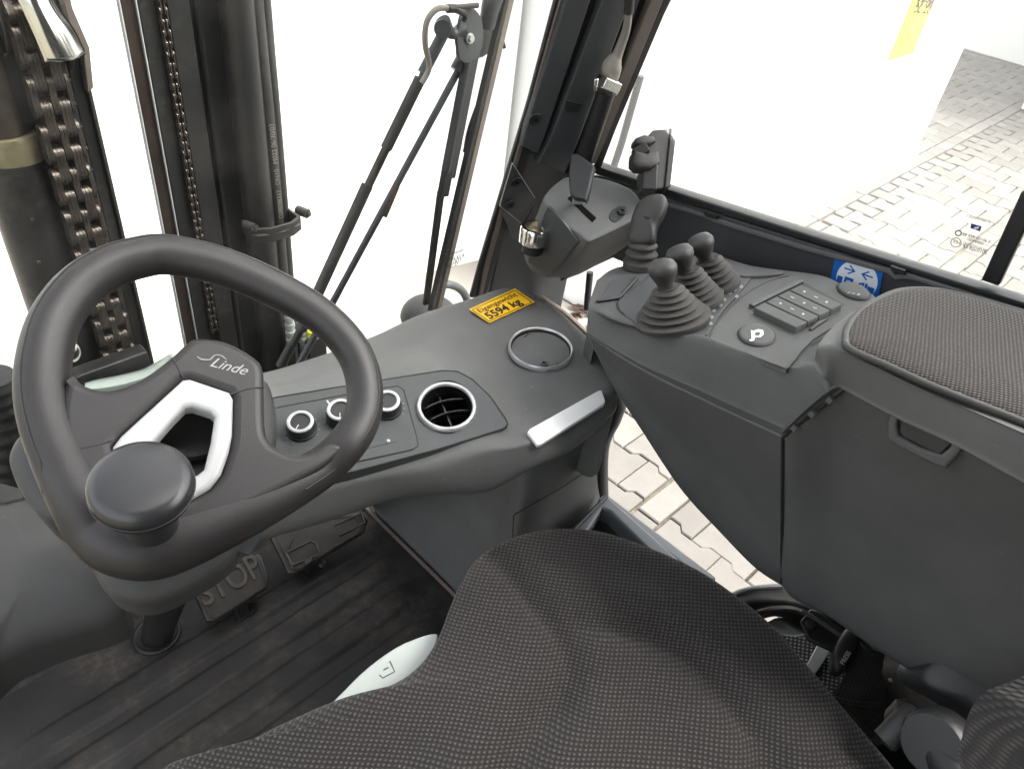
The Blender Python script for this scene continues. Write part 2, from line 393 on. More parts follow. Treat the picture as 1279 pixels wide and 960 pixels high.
# ================================================================= OUTSIDE
GZ = -.65
gs = []
v = [(-300, -300, GZ - .02), (300, -300, GZ - .02), (300, 300, GZ - .02), (-300, 300, GZ - .02)]
ground = tag(obj('ground', G(v, [(0, 1, 2, 3)]), M['joint'], None, 0), kind='structure')
pave = bpy.data.objects.new('pavement', None); col.objects.link(pave); tag(pave, kind='structure')
def stone_loop(L=.2, W=.16, s=.011, g=.003):
    """double-T paver: straight ends along X, stepped sides along Y"""
    h, w = L / 2 - g, W / 2 - g
    side = [(w + s, -h), (w + s, -h * .6), (w - s, -h * .4), (w - s, h * .4), (w + s, h * .6), (w + s, h)]
    return side, [(-a, b) for a, b in side[::-1]]
def stone_geo(cx, cy, rect=None, tilt=None):
    if rect and rect[0] == 'half':
        w, q = .077, rect[1] * .048; pts = [(-w + .011, -q), (w - .011, -q), (w - .011, -q * .2), (w + .011, q * .2), (w + .011, q), (-w - .011, q), (-w - .011, q * .2), (-w + .011, -q * .2)]
        if q < 0: pts = pts[::-1]
    elif rect: pts = [(-rect[0] / 2, -rect[1] / 2), (rect[0] / 2, -rect[1] / 2), (rect[0] / 2, rect[1] / 2), (-rect[0] / 2, rect[1] / 2)]
    else:
        a, b = stone_loop(); pts = a + b
    dz = random.uniform(-.001, .001); c = .004; N = len(pts)
    P = np.array(pts); n = []
    V = [(cx + x, cy + y, GZ - .03) for x, y in pts] + [(cx + x, cy + y, GZ - c + dz) for x, y in pts] + [(cx + x * .955, cy + y * .962, GZ + dz) for x, y in pts]
    F = [(i, (i + 1) % N, (i + 1) % N + N, i + N) for i in range(N)] + [(i + N, (i + 1) % N + N, (i + 1) % N + 2 * N, i + 2 * N) for i in range(N)] + [tuple(range(2 * N, 3 * N))]
    return G(V, F)
# every second column is shifted half a stone and mirrored in step, so the stepped sides interlock
def place_list():
    out = []
    for y0, y1, up in ((-2.6, .655, -1), (.755, 1.42, 1), (1.52, 5.2, 1)):
        nx = 0; x = -1.0
        while x < 15:
            pos = 0.0; Lb = y1 - y0; first = nx % 2
            while pos < Lb - .03:
                ln = .1 if first else .2; ln = min(ln, Lb - pos); c_ = pos + ln / 2; yc = y0 + c_ if up > 0 else y1 - c_
                out.append((x, yc, None if ln > .19 else (('half', up) if first else (.128, round(ln - .005, 3))))); pos += ln; first = 0
            x += .16; nx += 1
    x = -1.0
    while x < 15:
        out.append((x + .1, .70, (.196, .082))); out.append((x + .1, 1.47, (.196, .082))); x += .2
    return out
def px_of(p):
    c = MW.T @ (np.array(p) - CAM); return (CX + FPX * c[0] / c[2], CY + FPX * c[1] / c[2], c[2]) if c[2] > .05 else (-999, -999, -1)
def inside(poly, x, y):
    r = False; n = len(poly)
    for i in range(n):
        (x1, y1), (x2, y2) = poly[i], poly[i - 1]
        if (y1 > y) != (y2 > y) and x < (x2 - x1) * (y - y1) / (y2 - y1) + x1: r = not r
    return r
GAP = [(690, 330), (760, 340), (750, 440), (790, 500), (990, 735), (900, 760), (730, 640), (740, 540), (690, 400)]
WIN = [(760, 200), (1000, 292), (1285, 385), (1285, 60), (1140, 120), (980, 250)]
stones = []
for s in place_list():
    a, b, dd = px_of((s[0], s[1], GZ)); vis = dd > 0 and (inside(GAP, a, b) or inside(WIN, a, b))
    stones.append((0 if vis else 1, dd if dd > 0 else 99, s))
stones.sort(key=lambda q: (q[0], q[1]))
base_mesh = {}
rest = []
for i, (h, dd, s) in enumerate(stones):
    if h == 0 and i < 295:
        key = 'r' + str(s[2]) if s[2] else 's'
        if key not in base_mesh:
            o = obj('paving_stone', stone_geo(0, 0, s[2]), M['stone'], pave, 0); base_mesh[key] = o.data
        else:
            o = bpy.data.objects.new('paving_stone', base_mesh[key]); col.objects.link(o); o.parent = pave
        o.location = (s[0], s[1], random.uniform(-.001, .001)); o.rotation_euler = (random.uniform(-.006, .006), random.uniform(-.006, .006), random.uniform(-.01, .01))
    else: rest.append(stone_geo(s[0], s[1], s[2]))
tag(obj('distant_paving_stones', rest, M['stone'], pave, 0, fix=False), kind='stuff')

# white container beside the truck, yellow marking on it
cont = thing('container', 'long white container with a yellow marking, seen through the side window', 'container', (4, 1.5, GZ))
W0 = Plane((4, 1.5, 0), (0, -1, 0))
obj('wall', box(2.35, 5.75, 1.5, 3.9, GZ + .05, 2.4), M['wallw'], cont, 0, .01)
obj('base_rail', box(2.33, 5.77, 1.485, 3.92, GZ, GZ + .09), M['wallw'], cont, 0, .004)
y0 = at(1111, 76, y=1.49); y1 = at(1136, 75, y=1.49)
obj('yellow_marking', box(y0[0], y1[0] + .02, 1.492, 1.4985, y0[2], 1.6), M['wally'], cont, 0)
pw = Plane((4, 1.49, 0), (0, -1, 0))
for s_, a_, b_ in (('SL 20', (1141, 16), (1160, 18)), ('24 81', (1143, 9), (1162, 11)), ('BTU 5', (1146, 2), (1165, 4))): text('marking_lettering', s_, pw, a_, b_, M['ink'], cont, k=.0015)
far = thing('container', 'white block standing on the paving at the right edge of the side window', 'container', (9, 0, GZ))
obj('wall', box(7.9, 11.5, -3.5, 1.42, GZ + .02, 1.9), M['wallw'], far, 0, .01)
far_blank = thing('white_building', 'added white block that blanks out the overexposed far end of the paving', 'building', (16, 5, GZ))  # added block stands in for the blown-out white beyond the paving
obj('wall', box(9.7, 16, 1.3, 16, GZ, 5), M['wallw'], far_blank, 0, .01)
front = thing('white_building', 'white wall standing ahead of the truck behind the mast', 'building', (1.2, 3, GZ))
wp = [(-1.5, 3.9), (.43, 2.87), (1.5, 2.32), (2.32, 2.16), (2.32, 5), (-1.5, 5)]
obj('wall', prism([(a, b, GZ) for a, b in wp], (0, 0, 3.0)), M['wallw'], front, 0, .01)
slabm = mat('pale_concrete', (.30, .272, .24), .9, bump=.6, bscale=60, var=.08, vscale=3, dust=.2, dustc=(.35, .31, .26))
tag(obj('concrete_apron', prism([(-1.5, 1.53, GZ), (2.31, 1.53, GZ), (2.31, 3.5, GZ), (-1.5, 4.2, GZ)], (0, 0, .006)), slabm, None, 0), kind='structure')
lv = []
for k in range(26):
    p = at(random.uniform(708, 742), random.uniform(382, 402), z=GZ + .01); a = random.uniform(0, 6.3); s = random.uniform(.012, .03)
    q = [(math.cos(a + t) * s * f, math.sin(a + t) * s * f) for t, f in ((0, 1.3), (1.5, .6), (3.1, 1.2), (4.6, .6))]
    lv.append(G([(p[0] + x, p[1] + y, p[2] + random.uniform(0, .02)) for x, y in q], [(0, 1, 2, 3)]))
tag(obj('fallen_leaves', lv, M['leaf'], None, 0), kind='stuff'); bpy.data.objects['fallen_leaves']['label'] = 'reddish fallen leaves on the paving at the foot of the white container'

# ================================================================= MAST AND CHAINS (ahead of the windscreen)
YM = 1.2
def X(px, py=210, y=YM): return at(px, py, y=y)[0]
mast = thing('lift_mast', 'black steel lift mast uprights ahead of the windscreen, right of the heavy chain', 'mast', (X(250), YM, -.5))
ZB, ZT = -.5, 1.7
def rail(name, a, b, y0, dy, m, parent=mast, py=210, bev=.002):
    return obj(name, box(X(a, py, y0), X(b, py, y0), y0, y0 + dy, ZB, ZT), m, parent, 38, bev)
rail('outer_rail_edge', 188, 191, YM - .004, .006, M['alu'])
rail('outer_rail', 190, 207, YM, .008, M['rust'])
rail('rail_lip', 207, 209, YM - .006, .005, M['alu'])
rail('middle_rail', 209, 228, YM + .004, .08, M['mast'])
rail('chain_recess', 228, 241, YM + .012, .05, M['black'])
rail('inner_rail', 241, 266, YM, .085, M['mast'])
rail('inner_rail_groove', 266, 275, YM + .03, .06, M['black'])
rail('centre_rail', 275, 298, YM + .01, .07, M['mast'])
obj('lift_cylinder', tube([(X(324, y=1.16), 1.18, ZB), (X(324, y=1.16), 1.18, ZT)], .027, 28), M['mast'], mast)
h1 = [(X(346, y=1.16), 1.175, ZB), (X(346, y=1.16), 1.175, .5), (X(346, y=1.16) - .004, 1.175, .9), (X(346, y=1.16), 1.175, ZT)]
obj('hydraulic_hose', tube(h1, .012, 16, n=6), M['hose'], mast)
h2 = [(X(357, y=1.16), 1.18, ZB), (X(357, y=1.16), 1.18, .5), (X(357, y=1.16) - .002, 1.18, .9), (X(359, y=1.16), 1.18, ZT)]
obj('hydraulic_hose', tube(h2, .0095, 16, n=6), M['hose'], mast)
PH = Plane((X(346, y=1.16), 1.1625, .6), (-.25, -1, 0))
text('hose_lettering', 'D2B098317   DN10   M022 06/30/03', PH, (354, 272), (342, 155), M['hosec'], mast, k=.0012, sq=1.0)
pc = at(340, 280, y=1.16)
obj('hose_clamp', [tube([pc + np.array([-.045, .01, .0]), pc + np.array([-.048, -.02, 0]), pc + np.array([-.02, -.032, 0]), pc + np.array([.02, -.032, 0]), pc + np.array([.042, -.022, 0]), pc + np.array([.045, .01, .0])], .004, 8, n=4)] +
    [prism([(pc[0] + a, pc[1] + b, pc[2] - .014) for a, b in ((-.05, .02), (-.05, -.022), (-.022, -.036), (.022, -.036), (.046, -.024), (.046, .02), (.04, .02), (.04, -.02), (.02, -.031), (-.02, -.031), (-.045, -.018), (-.045, .02))], (0, 0, .028))], M['hose'], mast, 38, .0015)
for k in (0, 1):
    q = pc + np.array([.06 - k * .108, -.008, .012]); obj('clamp_bolt', [lathe([(.0, -.012), (.009, -.012), (.009, .012), (0, .012)], q, (.3, -1, 0), 12), lathe([(.0, .012), (.005, .012), (.005, .017), (0, .017)], q, (.3, -1, 0), 6)], M['hose'], mast)
# sleeves and fittings at the foot of the mast
for k, (px, r) in enumerate([(361, .0105), (377, .008)]):
    b = at(px, 395, y=1.14); prof = []
    for i in range(14): prof += [(r * (.82 if i % 2 else 1.0), -.06 + i * .009), (r * (.82 if i % 2 else 1.0), -.052 + i * .009)]
    obj('hose_sleeve', lathe([(0, -.06)] + prof + [(0, .066)], b, (0, 0, 1), 18), M['clear'], mast)
    obj('hose_fitting', lathe([(0, -.16), (r * 1.2, -.16), (r * 1.2, -.064), (0, -.064)], b, (0, 0, 1), 8), M['alu'] if k else M['mast'], mast)
b = at(389, 420, y=1.13); obj('yellow_cap', lathe([(0, 0), (.008, 0), (.008, .014), (.005, .017), (0, .017)], b, (0, 0, 1), 16), M['hyel'], mast)
obj('foot_block', box(b[0] - .014, b[0] + .03, 1.12, 1.18, b[2] - .2, b[2] - .003), M['mast'], mast, 38, .003)

# chains: figure-of-eight leaf plates
def fig8(pitch, r, th, res=7):
    pts = []
    for c, s0 in ((pitch / 2, -100), (-pitch / 2, 80)):
        for i in range(res + 1):
            a = R(s0 + 200 * i / res - 0)
            pts.append((0, r * math.sin(a - math.pi / 2 + math.pi / 2), c + r * math.cos(a - 0)))
    out = []
    for sgn, c in ((1, pitch / 2), (-1, -pitch / 2)):
        for i in range(res + 1):
            a = R(-125 + 250 * i / res)
            out.append((0, math.sin(a) * r * (1 if sgn > 0 else -1), c + sgn * math.cos(a) * r))
    return prism([(-th / 2, y, z) for _, y, z in out], (th, 0, 0))
def link_mesh(pitch, r, xs, th, pinr, w):
    gs = []
    for x in xs:
        v, f = fig8(pitch, r, th); gs.append(G(v + np.array([x, 0, 0]), f))
    for s in (-.5, .5): gs.append(tube([(-w / 2, 0, s * pitch), (w / 2, 0, s * pitch)], pinr, 8))
    return gs
ch = thing('lift_chain', 'heavy leaf chain running up the left upright outside the windscreen', 'chain', (X(95), YM, 0))
pt = .0165 * 2
cxw = at(107, 300, y=YM)[0]; w = .058
lA = obj('chain_link', link_mesh(pt, .0125, [-.026, -.0214, -.0022, .0024, .0214], .0042, .0045, w), M['chain'], ch, 38)
lB = obj('chain_link', link_mesh(pt, .0125, [-.0168, -.0122, -.0076, .007, .0116, .0162], .0042, .0045, w), M['chain'], ch, 38)
zt = .81; path = []
z = .1
while z < .80: path.append((cxw, YM - .02, z, 0.0)); z += pt
pr = .075; a = 0.0
while a < 2.2:      # over the head pulley, away from the cab
    path.append((cxw - .0, YM - .02 + pr - pr * math.cos(a), z - pt * .3 + pr * math.sin(a), a)); a += pt / pr
for i, (x, y, z_, a) in enumerate(path):
    src = lA if i % 2 else lB
    o = src if i < 2 else src.copy()
    if i >= 2: col.objects.link(o)
    o.matrix_parent_inverse = Matrix.Translation(-ch.location); o.location = (x, y, z_); o.rotation_euler = (-a, 0, 0)
lm = thing('lift_cylinder', 'dark hydraulic lift cylinder with a brass coloured band at the far left', 'cylinder', (X(20), 1.25, 0))
c1 = at(38, 250, y=1.21)
obj('barrel', tube([(c1[0], 1.235, -.5), (c1[0], 1.235, .62)], .046, 36), M['mast'], lm)
zb = at(28, 190, y=1.19)[2]
obj('brass_band', lathe([(.0455, -.021), (.0485, -.02), (.0485, .013), (.047, .018), (.0455, .019)], (c1[0], 1.235, zb), (0, 0, 1), 36), M['brass'], lm)
obj('upper_sleeve', tube([(c1[0] - .004, 1.235, zb + .02), (c1[0] - .004, 1.235, 1.5)], .041, 28), M['steel'], lm)
obj('guide_block', box(c1[0] - .03, c1[0] + .052, 1.2, 1.25, zb + .028, zb + .13), M['black'], lm, 38, .006)
for k in range(5):
    q = np.array([c1[0] - .012 + random.uniform(-.01, .01), 1.19, .55 - k * .07]); obj('weld_spot', lathe([(0, -.003), (.003, -.002), (.0035, 0), (0, .002)], q, (-.2, -1, 0), 8), M['steel'], lm)
ur = thing('mast_upright', 'black channel upright right of the heavy chain, topped by a shiny chrome cap', 'mast upright', (X(130), YM, -.5))
xa, xb = X(128, 300), X(136.5, 300); xc, xd = X(137.5, 300), X(153, 300)
obj('rail', box(xa - .002, xb, YM - .004, YM + .08, -.5, .80), M['mast'], ur, 38, .003)
obj('rail', box(xc, xd, YM + .004, YM + .09, -.5, .80), M['mast'], ur, 38, .003)
obj('rail_edge', box(xd, xd + .005, YM - .002, YM + .07, -.5, .86), M['hose'], ur, 38, .001)
obj('backing', box(X(80, 300), xa - .002, YM + .02, YM + .06, -.5, .80), M['black'], ur, 38, .002)
# chrome guard over the pulley
cap = [at(45, -30, y=1.17), at(100, -25, y=1.17), at(103, 66, y=1.17), at(92, 68, y=1.165), at(63, 74, y=1.17)]
rows = []
for t in (0, .33, .66, 1.0):
    L_ = crv([at(8, -30, y=1.17), at(26, 5, y=1.16), at(44, 45, y=1.152), at(57, 76, y=1.15)], 3); R_ = crv([at(55, -30, y=1.17), at(67, 5, y=1.165), at(90, 38, y=1.16), at(105, 68, y=1.155)], 3)
    rows.append([a * (1 - t) + b_ * t - np.array([0, .012 * math.sin(math.pi * t), 0]) for a, b_ in zip(L_, R_)])
back = [[p + np.array([0, .06, 0]) for p in rows[-1]]]; bk0 = [[p + np.array([0, .06, 0]) for p in rows[0]]]
o = obj('chrome_guard', surf(rows, 4, 2), M['chrome'], ur, 60); sm = o.modifiers.new('s', 'SOLIDIFY'); sm.thickness = .004
obj('pulley', [lathe([(0, -.034), (.068, -.034), (.068, .034), (0, .034)], (cxw, YM - .02 + pr, z - pt * .3), (1, 0, 0), 40), lathe([(0, .036), (.085, .036), (.085, .044), (0, .044)], (cxw, YM - .02 + pr, z - pt * .3), (1, 0, 0), 40)], M['steel'], ur, 38, .002)
g0 = [at(62, -10, y=1.19), at(82, -10, y=1.19), at(112, 60, y=1.19), at(117, 110, y=1.19), at(110, 116, y=1.19), at(104, 62, y=1.19)]
obj('guard_flange', prism(g0, (0, .02, 0)), M['brown'], ur, 38, .001)
# thin chain on the middle rail
tc_ = thing('lift_chain', 'thin roller chain sunk between the rails of the main mast', 'chain', (X(243), YM, 0))
tx = X(234); sp = .0155
tA = obj('chain_link', link_mesh(sp, .0062, [-.005, .005], .0018, .0026, .013), M['chain'], tc_, 38)
tB = obj('chain_link', link_mesh(sp, .0058, [-.0025, .0025], .0018, .0026, .008), M['chain'], tc_, 38)
k = 0; z_ = .25
while z_ < .95:
    src = tB if k % 2 else tA; o = src if k < 2 else src.copy()
    if k >= 2: col.objects.link(o)
    o.matrix_parent_inverse = Matrix.Translation(-tc_.location); o.location = (tx, YM - .002, z_); z_ += sp; k += 1
# ribbed energy hose bottom left
rh = []
q = [at(-12, 470, y=1.05), at(2, 520, y=1.05), at(8, 580, y=1.05), at(14, 640, y=1.05), at(14, 760, y=1.05)]
Q = crv(q, 14); obj_r = []
rad = [.03 + (.0035 if (i // 2) % 2 else 0) for i in range(len(Q))]
tag(obj('ribbed_hose', tube(Q, rad, 20), M['black'], None, 50), 'thick black ribbed hose hanging left of the steering column', 'hose')
# pale green-grey fork carriage cover seen through the wheel
cp = []
up = [(106, 478), (120, 474), (150, 468), (180, 460), (205, 446), (214, 440)]
lo = [(106, 486), (130, 484), (160, 478), (190, 468), (210, 455), (214, 446)]
g = surf([[at(a, b, y=1.12) for a, b in up], [at(a, b, y=1.09) for a, b in lo], [at(a, b + 8, y=1.1) - np.array([0, 0, .01]) for a, b in lo]], 3, 4)
o = tag(obj('carriage_cover', g, M['ltgreen'], None, 50), 'curved pale green grey metal edge seen through the wheel above its left spoke', 'metal cover'); s = o.modifiers.new('s', 'SOLIDIFY'); s.thickness = .004
bm_ = box(X(60, 450, 1.13), X(185, 440, 1.13), 1.13, 1.16, at(120, 474, y=1.13)[2] - .03, at(120, 462, y=1.13)[2])
tag(obj('carriage_beam', bm_, M['mast'], None, 38, .003), 'black cross beam at the foot of the heavy chain', 'beam')
a0 = at(90, 440, y=1.12); tag(obj('lamp_reflector', pillow([a0 + .014 * np.array([math.cos(t), 0, 1.4 * math.sin(t)]) for t in np.linspace(0, 2 * math.pi, 20, endpoint=False)], (-.3, -1, .1), .008, 2, .01), M['chrome'], None, 60), 'small shiny lamp rim seen inside the left of the steering wheel', 'lamp')
# dark chassis below
tag(obj('chassis', [box(-.6, .86, .90, .93, -.55, .24), box(-.6, .88, -.6, 1.0, -.5, -.03)], M['black'], None, 38, .01), 'black chassis body under the cab floor and behind the pedals', 'chassis')

# ================================================================= WINDSCREEN WIPER
wp_ = thing('windscreen_wiper', 'long wiper with linkage rods and washer hose outside the windscreen', 'wiper', at(590, 45, y=.86))
YW = .87
obj('drive_rod', [tube([at(556, 38, y=YW), at(528, 92, y=YW)], .0085, 14), tube([at(529, 88, y=YW), at(522, 106, y=YW)], .004, 10)], M['frame'], wp_)
obj('rod_sleeve', tube([at(525, 98, y=YW), at(482, 186, y=YW)], .0085, 18), M['hose'], wp_)
obj('rod_shaft', tube([at(483, 184, y=YW), at(458, 236, y=YW)], .0065, 14), M['steel'], wp_)
obj('rod_sleeve', tube([at(459, 231, y=YW), at(376, 412, y=YW)], .0088, 18), M['hose'], wp_)
obj('rod_end', [tube([at(377, 409, y=YW), at(352, 456, y=YW)], .0062, 14), tube([at(364, 432, y=YW), at(350, 458, y=YW)], .0078, 10)], M['black'], wp_)
obj('ball_stud', lathe([(0, 0), (.006, .003), (.006, .01), (0, .012)], at(343, 466, y=YW - .01), (0, -1, .3), 14), M['alu'], wp_)
obj('thin_rod', tube([at(576, 82, y=YW + .012), at(372, 458, y=YW + .012)], .0055, 14), M['frame'], wp_)
obj('rod_socket', tube([at(579, 70, y=YW + .01), at(569, 88, y=YW + .01)], .0095, 14), M['frame'], wp_)
obj('rust_patch', tube([at(495, 232, y=YW + .011), at(479, 270, y=YW + .011)], .0059, 14), M['rustr'], wp_)
obj('arm', [bar(at(590, 66, y=YW + .005), at(560, 222, y=YW + .005), .022, .012, (1, .0, 0)), bar(at(585, 66, y=YW + .0), at(556, 215, y=YW), .006, .016, (1, 0, 0))], M['frame'], wp_, 38, .002)
obj('arm_tip', [bar(at(559, 212, y=YW), at(553, 245, y=YW), .019, .01, (1, 0, 0)), bar(at(551, 238, y=YW + .004), at(532, 380, y=YW + .004), .013, .007, (1, 0, 0))], M['gasket'], wp_, 38, .0015)
obj('blade', [bar(at(640, -12, y=YW - .01), at(546, 390, y=YW - .01), .011, .007, (1, 0, 0))], M['brown'], wp_, 38, .001)
obj('blade_rubber', [bar(at(633, -12, y=YW - .008), at(538, 388, y=YW - .008), .007, .011, (1, 0, 0)), tube([at(620, 80, y=YW), at(604, 112, y=YW), at(586, 160, y=YW), at(580, 190, y=YW)], .0028, 8, n=4), tube([at(628, -10, y=YW), at(622, 26, y=YW), at(630, 60, y=YW - .004)], .003, 8, n=4)], M['gasket'], wp_)
pl0 = Plane(at(590, 45, y=YW - .008), (0, -1, .12))
slab('pivot_plate', pl0, [([(571, 48), (575, 26), (580, 14), (590, 10), (601, 22), (604, 45), (600, 66), (586, 79), (574, 74), (572, 60)], 3)], .006, M['frame'], wp_, .001)
obj('pivot_boss', lathe([(0, -.02), (.028, -.02), (.03, -.006), (.026, 0), (0, 0)], at(603, 48, y=YW + .02), (0, -1, .1), 28), M['gasket'], wp_)
obj('pivot_bolt', [lathe([(0, 0), (.0075, 0), (.0075, .003), (0, .003)], at(586, 48, y=YW - .009), (0, -1, .12), 20), lathe([(0, .003), (.005, .003), (.005, .007), (0, .007)], at(586, 48, y=YW - .009), (0, -1, .12), 6)], M['alu'], wp_, 30)
obj('drive_lug', [tube([at(552, 30, y=YW), at(564, 42, y=YW), at(578, 38, y=YW)], [.014, .008, .012], 16, n=5), lathe([(0, 0), (.012, 0), (.012, .018), (0, .018)], at(552, 36, y=YW), (-.8, -1, .3), 18)], M['frame'], wp_)
obj('pivot_shaft', tube([at(620, -14, y=YW - .004), at(613, 8, y=YW - .004), at(608, 34, y=YW)], [.016, .014, .012], 16, n=4), M['frame'], wp_)
obj('washer_hose', tube([at(560, 10, y=YW - .02), at(545, 12, y=YW - .02), at(533, 28, y=YW - .02), at(531, 55, y=YW - .02), at(536, 84, y=YW - .02), at(527, 104, y=YW - .02)], .0042, 12, n=6), M['hosec'], wp_)
obj('hose_nozzle', [tube([at(559, 11, y=YW - .02), at(568, 11, y=YW - .02)], .006, 12), tube([at(566, 10, y=YW - .02), at(596, 7, y=YW - .01)], .004, 10), tube([at(568, 12, y=YW - .02), at(580, 18, y=YW - .02), at(579, 26, y=YW - .018)], .0045, 10, n=4)], M['steel'], wp_)
# headlamp and mirror ring outside, right of the wiper foot
hl = thing('headlamp', 'round black ribbed lamp housing at the foot of the wiper', 'lamp', at(540, 390, y=1.0))
c = at(537, 398, y=.98)
dome = lathe([(.062 * math.cos(a), .045 * math.sin(a)) for a in np.linspace(0, math.pi / 2, 9)], c, (0, -.15, 1), 40)
obj('housing', dome, M['black'], hl)
for k in range(16):
    a = R(-62 + k * 6.3); p = c + np.array([math.sin(a) * .064, -math.cos(a) * .064, .006])
    obj('cooling_fin', bar(p, p + np.array([-math.sin(a) * .012, math.cos(a) * .012, .026]), .003, .008, (math.cos(a), math.sin(a), 0)), M['gasket'], hl, 0)
rg = at(556, 385, y=1.02)
obj('guard_ring', tube([at(a, b, y=1.02) for a, b in [(545, 360), (560, 355), (577, 363), (584, 380), (580, 400), (565, 410)]], .009, 12, n=6), M['frame'], hl)

# ================================================================= GLASS
YG = .80
ws = thing('windscreen', 'clear front windscreen with a small printed stamp low at its right', 'window', (.4, YG, .5))
PG = Plane((.4, YG, .5), (0, -1, 0))
obj('pane', box(-.55, at(690, 200, y=YG)[0] + .12, YG, YG + .005, .38, 1.75), M['glass'], ws, 0)
for k, (s, a, b) in enumerate([('LAMISAFE', (563, 319), (578, 314)), ('EN 43 R', (561, 326), (580, 321)), ('001', (566, 330), (575, 327)), ('DOT 27', (556, 336), (572, 331))]):
    text('glass_stamp', s, PG, a, b, M['ink'], ws, k=.001)

# ================================================================= CAB FRAME: pillar
pil = thing('front_pillar', 'dark grey front right cab pillar with trim strips and bolted bracket', 'pillar', (.78, .7, .45))
def pb(name, a, b, w, t, m, dd=0, side=(1, -.4, 0), bev=.0015):
    """bar along the raked pillar; a, b = (px, py) top and bottom, both ends at their own place on the pillar plane"""
    A, B = at(*a, P=PP.off(dd)), at(*b, P=PP.off(dd)); ax = nrm(B - A)
    return obj(name, bar(A - ax * .1, B, w, t, side), m, pil, 38, bev)
PP = Plane(at(640, 200, y=.70), nrm([-.35, -1, -.25]))
def quad(name, pts, t, m, k=0, bev=.0015, parent=pil): return slab(name, PP, [pts], t, m, parent, bev, k=k)
quad('gasket', [(700, -20), (724, -20), (708, 40), (607, 372), (588, 372), (598, 335), (660, 130)], .008, M['gasket'], 0)
quad('seal_lip', [(706, -20), (711, -20), (612, 330), (602, 372), (598, 372), (604, 340)], .006, M['brown'], .0045, .001)
quad('column', [(722, -20), (850, -20), (745, 190), (720, 300), (700, 390), (606, 392), (636, 250), (665, 150)], .012, M['frame'], -.004, .003)
quad('trim_strip', [(714, -20), (745, -20), (683, 165), (672, 193), (652, 183), (657, 163)], .014, M['frame'], .012, .002)
quad('trim_groove', [(745, -20), (760, -20), (694, 170), (680, 198), (668, 192), (683, 165)], .004, M['black'], .004, .0005)
quad('trim_strip', [(760, -20), (796, -20), (722, 180), (706, 218), (672, 206), (690, 168)], .018, M['frame'], .015, .003)
quad('trim_slot', [(708, 126), (728, 130), (722, 141), (706, 139)], .003, M['black'], .0165, .0003)
quad('edge_trim', [(797, -20), (806, -20), (735, 180), (714, 222), (708, 218), (724, 180)], .012, M['gasket'], .012, .001)
quad('brown_seal', [(822, -20), (838, -20), (762, 165), (744, 206), (731, 200), (748, 160)], .012, M['brown'], .012, .002)
quad('outer_gasket', [(838, -20), (846, -20), (770, 160), (750, 212), (744, 207), (760, 165)], .014, M['gasket'], .012, .001)
def bolt(px, py, P, k, r, parent, m=M['gasket']):
    c = at(px, py, P=P.off(k)); obj('bolt', [ring(c, P.n, r, r * .28, 20, 8), lathe([(0, -.002), (r * .85, -.002), (r * .85, r * .35), (r * .5, r * .35), (r * .45, 0), (0, 0)], c, P.n, 18)], m, parent, 30)
bolt(668, 149, PP, .013, .0075, pil)
br = thing('bracket', 'black folded metal bracket with two bolts, on the pillar left of the key switch box', 'bracket', at(650, 240, P=PP))
slab('plate', PP, [[(640, 204), (668, 247), (650, 278), (624, 257)]], .004, M['frame'], br, .0012, k=.024)
bp1 = [at(a, b, P=PP.off(k)) for a, b, k in [(624, 257, .024), (650, 278, .024), (668, 250, .024), (663, 262, .006), (647, 299, .006), (640, 296, .004)]]
obj('folded_flange', [G([bp1[0], bp1[1], bp1[4], bp1[5]], [(0, 1, 2, 3)]), G([bp1[1], bp1[2], bp1[3], bp1[4]], [(0, 1, 2, 3)])], M['frame'], br, 0).modifiers.new('s', 'SOLIDIFY').thickness = .002
bolt(645, 227, PP, .0265, .0065, br); bolt(637, 256, PP, .0265, .0065, br)
for e in ([(640, 204), (624, 257)], [(624, 257), (650, 278)], [(640, 204), (668, 247)]):
    obj('worn_edge', tube([at(*q, P=PP.off(.0245)) for q in e], .0007, 6), M['alu'], br)
# black tube with chrome clamp and cable on the pillar's right side
gs_ = thing('gas_strut', 'black gas strut with chrome ball joint beside the right side of the pillar', 'strut', at(740, 180, P=PP.off(.03)))
PS = PP.off(.035)
obj('barrel', tube([at(757, 114, P=PS), at(727, 205, P=PS)], .0125, 20), M['gasket'], gs_)
obj('clamp', [bar(at(750, 101, P=PS.off(.01)), at(769, 109, P=PS.off(.01)), .014, .02, (0, 0, 1)), tube([at(745, 98, P=PS.off(.014)), at(743, 113, P=PS.off(.014))], .003, 8), tube([at(770, 102, P=PS.off(.014)), at(767, 118, P=PS.off(.014))], .004, 8)], M['chrome'], gs_, 38, .002)
obj('joint_boot', tube([at(763, 96, P=PS), at(764, 84, P=PS), at(768, 74, P=PS), at(772, 66, P=PS), at(782, 38, P=PS), at(785, 14, P=PS)], [.011, .013, .0095, .0065, .0052, .005], 18, n=6), M['hosec'], gs_)
obj('rod', tube([at(785, 16, P=PS), at(788, -20, P=PS)], .0062, 12), M['hose'], gs_)

